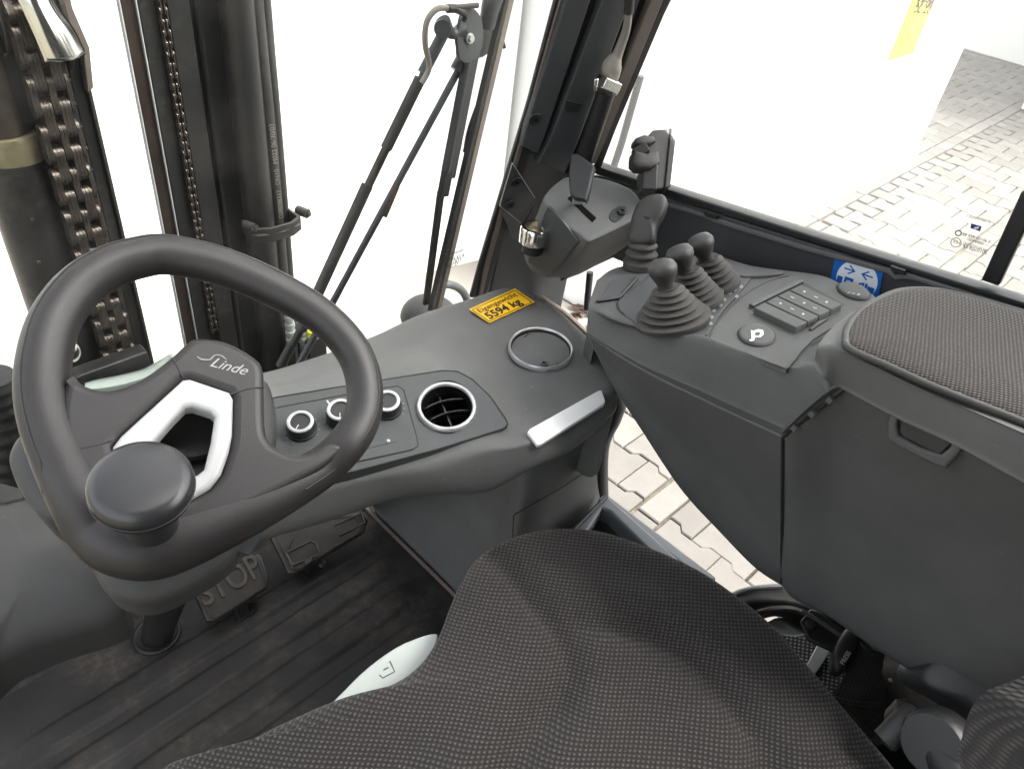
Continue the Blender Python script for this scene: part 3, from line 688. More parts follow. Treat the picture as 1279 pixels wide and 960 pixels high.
# ================================================================= KEY SWITCH BOX
kb = thing('key_switch_box', 'dark grey box on the pillar with a slotted face and black lever standing in it', 'control box', at(725, 290, x=.8))
tp = {'tl': (703, 226), 'tr': (790, 246), 'r2': (797, 272), 'br': (741, 301), 'bl': (726, 297), 'l': (679, 258)}
PT1 = Plane(at(720, 262, d=1.07), nrm(MW @ np.array([.12, -.55, -.82])))
top = [(679, 254), (684, 240), (700, 226), (712, 222), (752, 224), (785, 236), (799, 250), (802, 262), (790, 276), (742, 300), (732, 301), (722, 293), (700, 277)]
topw = [at(a, b, P=PT1) for a, b in top]
bot = [(654, 318), (662, 290), (690, 262), (705, 250), (752, 250), (785, 262), (800, 268), (801, 283), (782, 308), (722, 344), (690, 348), (680, 347), (662, 338)]
botw = [at(a, b, d=1.13) for a, b in bot]
botw = [p * .97 + q * .03 for p, q in zip(botw, topw)]; midw = [p * .88 + q * .12 for p, q in zip(topw, botw)]; mid2 = [p * .45 + q * .55 for p, q in zip(topw, botw)]
cen = np.mean(topw, 0); rim = [cen + (p - cen) * .93 + PT1.n * .003 for p in topw]; rim2 = [cen + (p - cen) * .975 + PT1.n * .0022 for p in topw]
bc = np.mean(botw, 0); 
bot2 = [bc + (p - bc) * .85 + nrm(bc - CAM) * .02 for p in botw]
gk = surf([rim, rim2, topw, midw, mid2, botw, bot2], 3, 5, True)
nn = len(crv(rim, 5, True)); gk[1].append(tuple(range(nn))[::-1]); gk[1].append(tuple(len(gk[0]) - nn + i for i in range(nn)))
kh = obj('housing', gk, M['plastic'], kb, 50); KB = bvh_of(kh)
PK = Plane(cen + PT1.n * .0035, PT1.n)
slab('slot', PK, [[(709, 247), (714, 244), (745, 272), (740, 277)]], .002, M['void'], kb, .0002, k=.0007)
PL2 = Plane(PK.o + PK.n * .03, nrm(MW @ np.array([-.45, -.1, -.9])))
la, lb = at(718, 252, P=PK), at(727, 214, d=1.03)
obj('lever_stem', bar(at(720, 254, P=PK), at(723, 238, d=1.045), .012, .005, MW[:, 0]), M['label'], kb, 38, .001)
slab('lever_grip', Plane(at(725, 222, d=1.035), nrm(MW @ np.array([-.3, -.25, -.92]))), [([(712, 196), (716, 192), (722, 192), (741, 206), (741, 212), (733, 246), (727, 248), (711, 240)], 3)], .013, M['dark'], kb, .003)
slab('recess', PK, [([(761, 271), (765, 262), (776, 257), (783, 261), (778, 271), (768, 277)], 4)], .002, M['dark'], kb, .0005, k=.0008)
bolt(777, 264, PK, .0025, .005, kb)
PF = hitplane(KB, [(684, 272), (708, 300), (692, 328), (674, 322)], .0)
slab('side_panel', PF, [([(681, 262), (690, 262), (719, 298), (719, 306), (693, 337), (684, 340), (662, 330), (660, 322), (672, 290)], 2)], .004, M['frame'], kb, .001, k=.004)
kc = thing('key_barrel', 'chrome key barrel on the left end of the key switch box', 'key lock', at(666, 285, d=1.07))
ax = nrm(MW @ np.array([.1, -.75, -.6]))
c0 = at(668, 290, d=1.075)
obj('collar', lathe([(.0125, -.014), (.021, -.014), (.021, .007), (.0195, .009), (.0155, .009), (.0145, .002)], c0, ax, 32, loop=True), M['chrome'], kc, 40)
obj('core', lathe([(0, -.01), (.0145, -.01), (.0145, .001), (.007, .006), (0, .009)], c0, ax, 24), M['brass'], kc, 40)
obj('socket', lathe([(0, -.03), (.015, -.03), (.0155, -.0125), (0, -.0125)], c0 , ax, 24), M['black'], kc, 40)
obj('spring_clip', [tube([at(670, 304, d=1.085), at(668, 312, d=1.085), at(674, 316, d=1.085), at(676, 306, d=1.085)], .0025, 8, n=4), tube([at(677, 283, d=1.07), at(680, 290, d=1.07), at(677, 300, d=1.075)], .003, 8, n=4)], M['brass'], kc)

# ================================================================= DOOR (right side)
XD = .90
PD = Plane((XD, .3, .6), (-1, 0, 0), (0, -1, 0))
door = thing('side_door', 'dark grey right side door with clear upper window and clipped ledge rail', 'door', (XD, .3, 0))
slab('ledge_panel', PD, [[(742, 219), (1000, 300), (1310, 397), (1310, 520), (1000, 430), (900, 385), (815, 345), (765, 322), (700, 352), (690, 300)]], .02, M['frame'], door, .002)
slab('ledge_lip', PD, [[(742, 222), (880, 268), (887, 268), (897, 274), (1000, 306), (1110, 336), (1118, 344), (1130, 341), (1310, 397), (1310, 404), (1140, 350), (1128, 349), (1117, 350), (1107, 342), (1000, 312), (893, 279), (884, 274), (742, 230)]], .008, M['plastic'], door, .0015, k=.006)
slab('window_gasket', PD, [[(740, 206), (760, 213), (1000, 290), (1310, 388), (1310, 396), (1000, 299), (742, 217)]], .024, M['gasket'], door, .002, k=.003)
for a in (886, 1121): 
    p = (a, 270 if a < 1000 else 340)
    slab('clip', PD, [[(p[0] - 9, p[1] - 8), (p[0] + 9, p[1] - 2), (p[0] + 9, p[1] + 4), (p[0] - 5, p[1] + 1)]], .006, M['gasket'], door, .001, k=.010)
obj('window_bar', bar(at(1290, 240, x=XD + .01), at(1238, 352, x=XD + .01), .018, .012, (0, 1, 0)), M['gasket'], door, 38, .002)
obj('pane', box(XD + .012, XD + .017, -.35, .64, .7, 1.6), M['glare_glass'], door, 0)
obj('lower_frame', tube([at(650, 360, x=XD), at(683, 386, x=XD), at(740, 440, x=XD), at(772, 492, x=XD), at(768, 520, x=XD), at(752, 560, x=XD), at(752, 640, x=XD)], .013, 14, n=5), M['gasket'], door)
obj('frame_post', tube([at(737, 340, x=XD + .04), at(734, 372, x=XD + .04), at(733, 386, x=XD + .04)], .006, 10, n=3), M['gasket'], door)
obj('inner_seal', tube([at(676, 372, x=XD - .01), at(706, 392, x=XD - .01), at(742, 424, x=XD - .01)], .005, 8, n=4), M['brown'], door)
obj('side_rod', tube([at(800, 95, x=1.0), at(776, 180, x=1.0), at(764, 216, x=1.0)], .006, 10), M['gasket'], door)
PD2 = PD.off(.014)
for s, a, b, sq in [('12024375815', (1207, 271), (1236, 279), 1.0), ('GLASSWERK SEKURIT', (1202, 294), (1236, 304), 1.1), ('TEMPERED', (1207, 300), (1228, 306), 1.1), ('DOT 732 M 5W', (1203, 305), (1234, 315), 1.1), ('43 R - 0106', (1202, 309), (1232, 318), 1.2), ('51', (1213, 313), (1217, 315), 1.2)]:
    if s.startswith('GLASS'): s = 'E8 43R 00106 II'
    text('glass_stamp', s, PD.off(-.011), a, b, M['ink'], door, k=.0, sq=sq)
slab('glass_logo', PD.off(-.011), [[(1213, 279), (1226, 283), (1224, 289), (1212, 285)]], .0006, mat('navy_print', (.03, .03, .16), .5, var=0), door, .0001, k=.0006)
slab('glass_logo_mark', PD.off(-.011), [[(1216, 284), (1222, 283), (1223, 285), (1218, 287)]], .0006, M['stickw'], door, .0001, k=.0012)
ce = at(1194, 303, P=PD.off(-.0105)); obj('glass_mark', ring(ce, PD.n, .0052, .0004, 24, 4), M['ink'], door)
text('glass_stamp', 'E11', PD.off(-.011), (1190.5, 303), (1198, 305.5), M['ink'], door, k=0)
ce = at(1197, 291, P=PD.off(-.0105)); obj('glass_mark', ring(ce, PD.n, .003, .0006, 16, 4), M['ink'], door)
# latch on the window gasket
dl = thing('door_latch', 'black plastic door latch with a curved tongue standing on the window ledge', 'latch', at(815, 235, x=.88))
PLt = Plane(at(818, 205, x=.875), nrm(MW @ np.array([.25, -.2, -.95])))
slab('body', PLt, [([(807, 172), (816, 162), (838, 160), (845, 163), (843, 180), (835, 231), (829, 236), (803, 236), (803, 212), (806, 205)], 1)], .022, M['hose'], dl, .0025)
slab('back_plate', PLt, [[(838, 159), (846, 163), (838, 232), (830, 236)]], .028, M['gasket'], dl, .002, k=.003)
obj('tongue', [pillow([at(a, b, P=PLt.off(.004)) for a, b in [(792, 180), (793, 174), (803, 170), (816, 172), (818, 178), (810, 182), (797, 183)]], PLt.n, .006, 3, .012), pillow([at(a, b, P=PLt.off(.004)) for a, b in [(790, 196), (791, 190), (808, 194), (822, 190), (824, 204), (812, 212), (796, 211), (790, 205)]], PLt.n, .007, 3, .014)], M['hose'], dl, 50)
obj('core', bar(at(797, 184, P=PLt), at(803, 195, P=PLt), .02, .016, MW[:, 0]), M['gasket'], dl, 38, .001)
obj('foot', bar(at(812, 205, P=PLt.off(-.004)), at(810, 240, P=PLt.off(-.006)), .02, .016, MW[:, 0]), M['gasket'], dl, 38, .002)
# belt sticker
st = thing('belt_sticker', 'blue square sticker with white disc showing a seat belt buckle and two arrows', 'sticker', at(1070, 345, P=PD.off(.002)))
PB = PD.off(.0015)
slab('sheet', PB, [[(1044, 316), (1104, 336), (1096, 376), (1036, 356)]], .0006, M['blue'], st, .0001, k=.0006)
cb = at(1070.5, 349, P=PB); e1 = nrm(at(1104, 336, P=PB) - at(1044, 316, P=PB)); sc = np.linalg.norm(at(1104, 336, P=PB) - at(1044, 316, P=PB)); e2 = np.cross(PB.n, e1)
def s2(pts): return [PB.uv(cb + e1 * a * sc / 2 + e2 * b * sc / 2) for a, b in pts]
slab('disc', PB, [s2([(.84 * math.cos(t), .84 * math.sin(t) - .03) for t in np.linspace(0, 2 * math.pi, 40, endpoint=False)])], .0004, M['stickw'], st, .0001, k=.001, px=False)
def glyph(pts, k=.0014, m='blue'): slab('pictogram', PB, [s2(p) for p in (pts if isinstance(pts[0], list) else [pts])], .0004, M[m], st, .0001, k=k, px=False)
glyph([[(-.78, -.42), (-.56, -.42), (-.56, -.08), (-.78, -.08)]]); glyph([[(-.48, -.5), (-.12, -.5), (-.12, -.02), (-.48, -.02)], [(-.38, -.38), (-.22, -.38), (-.22, -.14), (-.38, -.14)]])
glyph([(-.34, -.32), (-.26, -.32), (-.26, -.2), (-.34, -.2)])
glyph([[(.12, -.42), (.34, -.52), (.34, 0), (.12, -.1)], [(.17, -.36), (.28, -.4), (.28, -.12), (.17, -.16)]]); glyph([(.38, -.5), (.48, -.5), (.48, -.02), (.38, -.02)]); glyph([(.5, -.42), (.78, -.42), (.78, -.1), (.5, -.1)])
for sg in (1, -1):
    f = lambda a, b: (sg * a - .02, b)
    glyph([f(-.6, .28), f(-.14, .28), f(-.14, .34), f(-.6, .34)]); glyph([f(-.12, .31), f(-.38, .52), f(-.42, .47), f(-.2, .31)]); glyph([f(-.12, .31), f(-.38, .1), f(-.42, .15), f(-.2, .31)])

# ================================================================= CAB FLOOR
mt = thing('floor_mat', 'dusty black ribbed rubber floor mat with broad straight ribs and brown dirt', 'floor mat', (.2, .6, 0))
xs = np.linspace(-.6, .592, 90); ys = np.linspace(-.1, .93, 520); V, F = [], []
def rib(x, y):
    z = 0
    if .3 < y < .78:
        for c_ in (.475, .545, .615, .685, .75):
            u = (y - c_) / .021; z += .0075 * math.exp(-u ** 8)
        z *= 1 / (1 + math.exp(-(x + .02) / .01)) * (1 / (1 + math.exp((x - .54) / .008)))
    if y > .86: z += (y - .86) * 1.4
    return z + .0012 * math.sin(x * 31 + y * 7) * math.sin(y * 23)
for y in ys:
    for x in xs: V.append((x, y, rib(x, y)))
n_ = len(xs)
for j in range(len(ys) - 1):
    for i in range(n_ - 1): F.append((j * n_ + i, j * n_ + i + 1, (j + 1) * n_ + i + 1, (j + 1) * n_ + i))
obj('mat_sheet', G(V, F), M['mat'], mt, 60, fix=False)
obj('mat_edge', tube([(.593, -.1, .004), (.593, .5, .004), (.593, .84, .004)], .004, 8), M['brown'], mt)
tag(obj('cab_floor', box(-.62, .89, -.5, 1.0, -.03, -.004), M['black'], None, 0), kind='structure')
rf = thing('unseen_shade_roof', 'unseen dark roof frame added overhead to shade the cab', 'roof', (.15, .1, 1.85))  # roof added out of view to cut the light from above
for xx in np.linspace(-.6, .88, 9): obj('shade_bar', box(xx - .04, xx + .04, .12, .60, 1.80, 1.87), M['dark'], rf, 0, .006)
obj('shade_panel', box(-.64, .92, -.9, .10, 1.81, 1.86), M['dark'], rf, 0, .01)
for yy in (-.75, .60): obj('shade_beam', box(-.66, .94, yy - .05, yy + .05, 1.79, 1.88), M['dark'], rf, 0, .01)
rw = thing('rear_light_block', 'unseen dark wall added behind the seat to block light', 'wall', (.15, -.85, 0))  # opaque wall and post added out of view to stop light from behind
obj('block_panel', box(-.64, .92, -.9, -.86, -.02, 1.80), M['dark'], rw, 0, .01)
obj('block_post', box(-.66, -.60, -.86, -.45, -.02, 1.80), M['dark'], rw, 0, .01)
# steering column foot
sc_ = thing('steering_column', 'dark steering column tube passing down through a round hole in the floor mat', 'column', at(195, 795, z=0))
f0 = at(196, 792, z=.004)
obj('hole_rim', [ring(f0, (0, 0, 1), .033, .004, 36, 10), lathe([(0, .001), (.033, .001), (.033, .003), (0, .003)], f0, (0, 0, 1), 30)], M['black'], sc_)
obj('tube', tube([f0 + np.array([.0, 0, .0]), at(212, 735, d=1.22)], [.0235, .027], 28), M['mast'], sc_)
# pedals
def pedal(name, label, quadpx, zc, wordpx, word, stemp):
    t = thing(name, label, 'pedal', at(*stemp, z=0.0))
    P = Plane(at(np.mean([q[0] for q in quadpx]), np.mean([q[1] for q in quadpx]), z=zc), nrm([-.1, -.55, 1]))
    slab('pad', P, [quadpx], .014, M['steel2'], t, .004)
    c = np.mean(quadpx, 0); ins = [tuple(c + (np.array(q) - c) * .88) for q in quadpx]; ins2 = [tuple(c + (np.array(q) - c) * .82) for q in quadpx]
    slab('pad_border', P, [ins, ins2], .002, M['steel2'], t, .0006, k=.0016)
    return t, P
M['steel2'] = mat('worn_pedal_rubber', (.018, .016, .014), .5, bump=.5, bscale=200, var=.3, dust=.5, dustc=(.10, .075, .05), dscale=14)
M['letter'] = mat('worn_raised_letter', (.055, .047, .038), .42, var=.3, vscale=40, dust=.8, dustc=(.14, .11, .075), dscale=24)
t1, P1 = pedal('brake_pedal', 'worn rubber brake pedal with raised STOP lettering', [(240, 738), (320, 690), (326, 692), (337, 722), (334, 734), (268, 776), (258, 776)], .06, None, 'STOP', (300, 770))
text('stop_lettering', 'STOP', P1, (256, 757), (330, 716), M['letter'], t1, k=.0012, ext=.0022, sq=1.35, bold=.01)
obj('pedal_stem', bar(at(295, 745, z=.05), at(306, 772, z=.0), .02, .01, (1, 0, 0)), M['black'], t1, 38, .002)
slab('floor_slot', Plane((.3, .8, .0125), (0, 0, 1)), [[(288, 762), (316, 752), (320, 762), (300, 775)]], .002, M['black'], t1, .0003)
t2, P2 = pedal('accelerator_pedal', 'worn rubber drive pedal with a raised brown edged arrow, right of the brake pedal', [(336, 668), (352, 652), (452, 638), (460, 650), (456, 664), (370, 716), (360, 716)], .07, None, '', (385, 715))
def outl(pts, t=.0022):
    for i in range(len(pts) - 1):
        a, b = at(*pts[i], P=P2.off(.002)), at(*pts[i + 1], P=P2.off(.002))
        obj('arrow_edge', tube([a, b], .0015, 6), M['letter'], t2)
outl([(374, 654), (357, 690), (388, 675), (395, 678), (399, 690)]); outl([(357, 690), (365, 705), (399, 692)]); outl([(418, 655), (452, 640)]); outl([(424, 668), (456, 652), (452, 640)])
slab('floor_slot', Plane((.45, .8, .0125), (0, 0, 1)), [[(372, 712), (398, 700), (402, 708), (384, 722)]], .002, M['black'], t2, .0003)
obj('pedal_stem', bar(at(385, 700, z=.06), at(388, 714, z=.0), .016, .01, (1, 0, 0)), M['black'], t2, 38, .002)
rb = at(402, 704, z=.016); obj('floor_bolt', lathe([(0, 0), (.007, 0), (.007, .004), (.004, .006), (0, .006)], rb, (0, -.2, 1), 14), M['letter'], t2)

# ================================================================= DASHBOARD
dash = thing('dashboard', 'moulded grey dashboard right of the steering wheel, with vents and turning knobs', 'dashboard', (.5, .6, .0))
def dr(row, ds): return [at(p[0], p[1], d=q) for p, q in zip(row, ds)]
cols_ = 10
R1 = [(295, 470), (333, 466), (395, 447), (430, 434), (472, 418), (522, 394), (582, 375), (631, 360), (657, 367), (676, 376)]
D1 = [1.05, 1.06, 1.07, 1.08, 1.10, 1.12, 1.14, 1.16, 1.165, 1.165]
R2 = [(295, 480), (338, 480), (395, 466), (430, 455), (473, 443), (525, 426), (585, 410), (632, 396), (680, 395), (712, 403)]
D2 = [.98, .985, 1.0, 1.01, 1.025, 1.045, 1.07, 1.095, 1.115, 1.12]
R3 = [(295, 490), (340, 492), (395, 484), (433, 477), (480, 466), (530, 458), (582, 462), (632, 452), (690, 432), (738, 434)]
D3 = [.94, .945, .95, .955, .96, .965, .99, 1.03, 1.065, 1.085]
R4 = [(295, 560), (340, 560), (395, 548), (433, 540), (485, 530), (545, 520), (600, 515), (645, 500), (700, 478), (753, 464)]
D4 = [.91, .91, .915, .92, .922, .925, .93, .96, 1.0, 1.035]
R5 = [(295, 615), (340, 612), (395, 601), (433, 591), (485, 579), (540, 565), (600, 553), (655, 546), (712, 517), (763, 486)]
D5 = [.88, .88, .885, .888, .89, .893, .895, .905, .94, .985]
R6 = [(295, 640), (340, 636), (395, 624), (433, 614), (485, 601), (545, 592), (605, 575), (662, 560), (715, 533), (767, 500)]
D6 = [.885, .885, .89, .893, .895, .896, .897, .903, .937, .983]
R7 = [(295, 684), (340, 671), (395, 655), (433, 643), (485, 625), (545, 617), (607, 614), (665, 584), (716, 561), (762, 520)]
D7 = [.93, .93, .935, .935, .935, .935, .935, .925, .95, .985]
rows = [dr(R1, [q + .0 for q in D1]), dr(R2, D2), dr(R3, D3), dr(R4, D4), dr(R5, D5), dr(R6, D6), dr(R7, D7)]
under = [p + np.array([.01, .06, -.015]) for p in rows[-1]]; under[-1] = rows[-1][-1] + np.array([.0, .03, -.02])
backr = [p + np.array([.0, .01, -.12]) for p in rows[0]]
rows = [backr, [p * .6 + q * .4 for p, q in zip(backr, rows[0])], rows[0]] + rows[1:] + [under, [p + np.array([.02, .15, -.03]) for p in rows[-1]]]
# right side wall: add an outer column rolling down
for r in rows: r.append(r[-1] + np.array([.012, .006, -.02])); r.append(r[-2] + np.array([.014, .006, -.12]))
dh = obj('housing', surf(rows, 7, 7), M['plastic'], dash, 70); DB = bvh_of(dh)
# knob panel
def fitplane(pts3):
    P_ = np.array(pts3); c = P_.mean(0); u, s, vt = np.linalg.svd(P_ - c); return Plane(c, vt[2], (1, -.3, 0))
PN = fitplane([at(343, 496, d=.945), at(435, 479, d=.955), at(552, 462, d=.965), at(545, 561, d=.893), at(432, 591, d=.888), at(345, 609, d=.88), at(612, 510, d=.925)])
PN = PN.off(.0085)
panel = [(330, 500), (346, 496), (432, 482), (500, 471), (552, 463), (572, 464), (590, 474), (612, 495), (632, 524), (634, 530), (628, 535), (545, 561), (432, 591), (346, 612), (330, 615)]
slab('vent_panel', PN, [panel, ([PNc for PNc in [(558 + 33 * math.cos(t), 508 + 33 * math.sin(t)) for t in np.linspace(0, 2 * math.pi, 30, endpoint=False)]])], .02, M['panel'], dash, .0012, k=.0)
pl_ = panel
edge = [at(a, b, P=PN.off(-.001)) for a, b in panel]
obj('panel_seam', tube(edge, .0011, 6, closed=True), M['black'], dash)
inner = [(330, 512), (433, 493), (497, 482), (504, 487), (520, 545), (522, 556), (515, 561), (433, 579), (330, 602)]
slab('knob_plate', PN, [inner], .004, M['panel'], dash, .001, k=.0016)
obj('plate_seam', tube([at(a, b, P=PN.off(.0005)) for a, b in inner], .0011, 6, closed=True), M['black'], dash)
slab('display_strip', PN, [[(456, 552), (494, 543), (496, 551), (458, 560)]], .0008, M['frame'], dash, .0002, k=.0022)
cc = at(485, 550, P=PN.off(.0025)); obj('indicator', lathe([(0, 0), (.0022, 0), (.0015, .0006), (0, .0006)], cc, PN.n, 14), M['print'], dash)
# rotary knobs
for (kx, ky, lab, ang) in [(377, 536, 'black rotary knob with silver ring, nearest the steering hub', 225), (426, 521, 'black rotary knob with silver ring half hidden by the wheel rim', 250), (484, 510, 'black rotary knob with silver ring, nearest the round vent', 140)]:
    c = at(kx, ky, P=PN.off(.0016)); s_ = 1.0
    kn = obj('rotary_knob', lathe([(.0175, 0), (.0175, .003), (.0165, .004), (.0155, .014), (.0148, .0155), (.0115, .0155), (.011, .0148), (0, .0145)], c, PN.n, 40), M['dark'], dash, 30); kn['label'] = lab
    obj('silver_ring', lathe([(.0112, .0150), (.0112, .0166), (.0128, .0172), (.0148, .0166), (.0152, .0148)], c, PN.n, 40, loop=True), M['silver'], kn, 60)
    a = R(ang); u = PN.u * math.cos(a) + PN.v * math.sin(a)
    obj('pointer', bar(c + PN.n * .0148 + u * .004, c + PN.n * .0148 + u * .010, .0007, .0006, PN.n), M['stickw'], kn, 0)
    ti = []
    for i in range(13):
        th = R(-45 + i * 22.5); w_ = PN.u * math.cos(th) + PN.v * math.sin(th); ti.append(bar(c + w_ * .019 + PN.n * .0003, c + w_ * .0205 + PN.n * .0003, .0007, .0005, PN.n))
    obj('scale_marks', ti, M['print'], kn, 0)
for s, a, b in [('O', (414, 521), (417, 520)), ('1', (415, 511), (417, 510)), ('2', (423, 505), (426, 504))]: text('knob_number', s, PN, a, b, M['print'], dash, k=.002)
# open vent
_vc = at(558, 508, P=PN); _bm = bmesh.new(); _bm.from_mesh(dh.data); _del = []
for f_ in _bm.faces:
    q_ = np.array(f_.calc_center_median()[:]) - _vc; h_ = q_.dot(PN.n)
    if abs(h_) < .03 and np.linalg.norm(q_ - PN.n * h_) < .034: _del.append(f_)
bmesh.ops.delete(_bm, geom=_del, context='FACES'); _bm.to_mesh(dh.data); _bm.free()
vc = at(558, 508, P=PN.off(.001)); vr = .0355
vt_ = obj('round_vent', [lathe([(.027, -.03), (.0295, -.002), (.031, .001), (.0315, -.028)], vc, PN.n, 48, loop=True), lathe([(0, -.03), (.031, -.03), (.031, -.032), (0, -.032)], vc, PN.n, 40)], M['void'], dash); vt_['label'] = 'open round air vent with crossed louvre blades'
obj('silver_ring', lathe([(.0305, .0005), (.031, .0035), (.033, .0045), (.0355, .003), (.0362, -.001)], vc, PN.n, 56, loop=True), M['silver'], vt_, 60)
e1v = nrm(at(600, 497, P=PN) - at(558, 508, P=PN)); e2v = np.cross(PN.n, e1v)
for q in (-.009, .009):
    pts = [vc + e1v * a + e2v * (q + .006 * (1 - (a / .028) ** 2)) - PN.n * .006 for a in np.linspace(-.0265, .0265, 9)]
    up_ = [p - PN.n * .016 + e2v * .006 for p in pts]
    g = join([G(pts + up_, [(i, i + 1, i + 10, i + 9) for i in range(8)])])
    o = obj('louvre', g, M['gasket'], vt_, 50); o.modifiers.new('s', 'SOLIDIFY').thickness = .0016
obj('louvre', bar(vc - e2v * .026 - PN.n * .02, vc + e2v * .026 - PN.n * .02, .002, .012, e1v), M['gasket'], vt_, 0)
obj('louvre_hub', lathe([(0, 0), (.003, 0), (.003, .006), (0, .006)], vc - PN.n * .02, PN.n, 10), M['gasket'], vt_)
# closed vent on the top
PV = Plane(at(676, 436, d=1.05), nrm(-nrm(at(676, 436, d=1) - CAM) * .6 + np.array([-.05, -.1, .75])))
pv3 = [at(a, b, d=q) for a, b, q in [(632, 452, 1.03), (690, 432, 1.065), (680, 395, 1.115), (645, 500, .96), (700, 478, 1.0), (712, 403, 1.12), (738, 434, 1.085)]]
PV = hitplane(DB, [(645, 432), (706, 440), (675, 408), (678, 464), (660, 415), (655, 455), (697, 415), (697, 458)], .004)
c = at(675.5, 435, P=PV); rv = .0345
rr_ = [np.linalg.norm(at(a, b, P=PV) - c) for a, b in [(643, 432), (708, 440), (675, 406), (678, 466)]]; rv = float(np.mean(rr_))
v2 = obj('round_vent', [lathe([(rv * 1.0, -.02), (rv * 1.0, .000), (rv * .93, .001), (rv * .9, -.004), (rv * .88, -.004)], c, PV.n, 48, loop=True)], M['dark'], dash); v2['label'] = 'closed round air vent on the dashboard top'
obj('silver_ring', lathe([(rv * .93, .0005), (rv * .95, .003), (rv * .98, .0035), (rv * 1.02, .001), (rv * 1.02, -.004)], c, PV.n, 56, loop=True), M['silver'], v2, 60)
obj('flap', lathe([(rv * .9, -.003), (rv * .6, -.0015), (0, -.0005)], c, PV.n, 48), M['plastic'], v2, 60)
obj('flap_dimple', ring(at(680, 454, P=PV), PV.n, .004, .0012, 18, 6), M['panel'], v2, 60)
for sq_ in ([(655, 421), (664, 412), (680, 409)], [(697, 452), (692, 461), (683, 463)]): obj('flap_seam', tube([at(x, y, P=PV.off(-.0008)) for x, y in sq_], .0006, 6), M['black'], v2)
# silver strip on lobe front edge
PSt = hitplane(DB, [(662, 538), (700, 516), (748, 490), (673, 550), (712, 530), (752, 503), (706, 523), (680, 535), (735, 505)], .0055)
slab('silver_strip', PSt, [[(659, 539), (662, 535), (748, 487), (752, 487), (756, 500), (755, 504), (675, 555), (671, 555)]], .006, M['white'], dash, .0012, k=0)
# weight sticker
wsk = thing('weight_sticker', 'yellow rectangular sticker reading Eigengewicht 5594 kg on the dashboard', 'sticker', at(627, 382, d=1.13))
PE = hitplane(DB, [(588, 386), (643, 362), (666, 377), (611, 401), (627, 382), (648, 372), (654, 380), (635, 364)], .0016)
slab('sheet', PE, [[(586, 386), (643, 360), (668, 377), (611, 403)]], .0006, M['yellow'], wsk, .0001)
bl = [(589, 386.5), (643, 362), (665, 377), (611, 401.5)]; bl2 = [(590.5, 386.5), (643, 363), (663.3, 377), (611, 400.5)]
slab('border_line', PE, [bl, bl2], .0003, M['ink'], wsk, .00005, k=.0004)
text('weight_lettering', 'Eigengewicht', PE, (600, 390.5), (647, 369), M['ink'], wsk, k=.0004, sq=.95)
text('weight_lettering', '5594 kg', PE, (612, 398.5), (653, 378.5), M['ink'], wsk, k=.0004, sq=1.0, bold=.025)
# pedestal under the dashboard
ped = [dr([(462, 628), (520, 612), (575, 600), (612, 596), (650, 575), (700, 550), (752, 530)], [1.38, 1.26, 1.16, 1.09, 1.02, 1.03, 1.05]),
       [at(466, 632, x=.6), at(520, 640, x=.602), at(570, 640, x=.6), at(618, 645, x=.59), at(650, 640, y=.425), at(700, 612, y=.42), at(746, 600, y=.42)],
       [at(468, 637, x=.6), at(520, 695, x=.6), at(545, 715, x=.6), at(580, 745, x=.595), at(632, 735, y=.43), at(695, 685, y=.42), at(757, 650, y=.42)],
       [at(468, 640, x=.6), at(522, 704, x=.6), at(560, 742, x=.6), at(600, 780, x=.59), at(640, 780, y=.42), at(700, 740, y=.415), at(765, 700, y=.415)]]
fp = thing('dash_pedestal', 'grey moulded pedestal that drops from the dashboard to the floor mat', 'panel', (.65, .5, 0))
obj('shell', surf(ped, 8, 8), M['plastic'], fp, 70)
obj('recess_line', tube([at(a, b, y=.418) for a, b in [(641, 700), (641, 650), (650, 638), (700, 610), (738, 585)]], .0008, 6, n=3), M['dark'], fp)
sm_ = [at(607, 616, d=.932), at(640, 600, d=.92), at(665, 586, d=.918), at(716, 562, d=.94), at(760, 524, d=.975)]
# sill tray
sl = thing('sill_tray', 'pale blue grey plastic sill with an open black storage tray, beside the paving gap', 'tray', (.7, .4, .3))
PSi = Plane((.7, .4, .3), (0, 0, 1))
slab('tray_rim', PSi, [[(712, 664), (757, 617), (800, 655), (850, 700), (925, 752), (860, 790), (700, 700)], [(731, 668), (752, 634), (762, 638), (800, 676), (840, 712), (800, 740), (740, 700)]], .03, M['sill'], sl, .004)
obj('tray_bottom', prism([at(a, b, z=.2) for a, b in [(700, 680), (760, 640), (860, 730), (800, 790), (700, 740)]], (0, 0, .004)), M['frame'], sl, 0)
obj('tray_wall', [G([at(731, 668, z=.29), at(752, 634, z=.29), at(752, 634, z=.29) - np.array([0, 0, .09]), at(731, 668, z=.29) - np.array([0, 0, .09])], [(0, 1, 2, 3)]), G([at(752, 634, z=.29), at(840, 712, z=.29), at(840, 712, z=.29) - np.array([0, 0, .09]), at(752, 634, z=.29) - np.array([0, 0, .09])], [(0, 1, 2, 3)])], M['frame'], sl, 0)
obj('joint_line', tube([at(a, b, z=.3025) for a, b in [(712, 666), (758, 619)]], .003, 6), M['black'], sl)
obj('sill_step', prism([(.735, .41, .2), (.755, .41, .2), (.755, .2, .2), (.735, .2, .2)], (0, 0, .085)), M['sill'], sl, 0, .004)

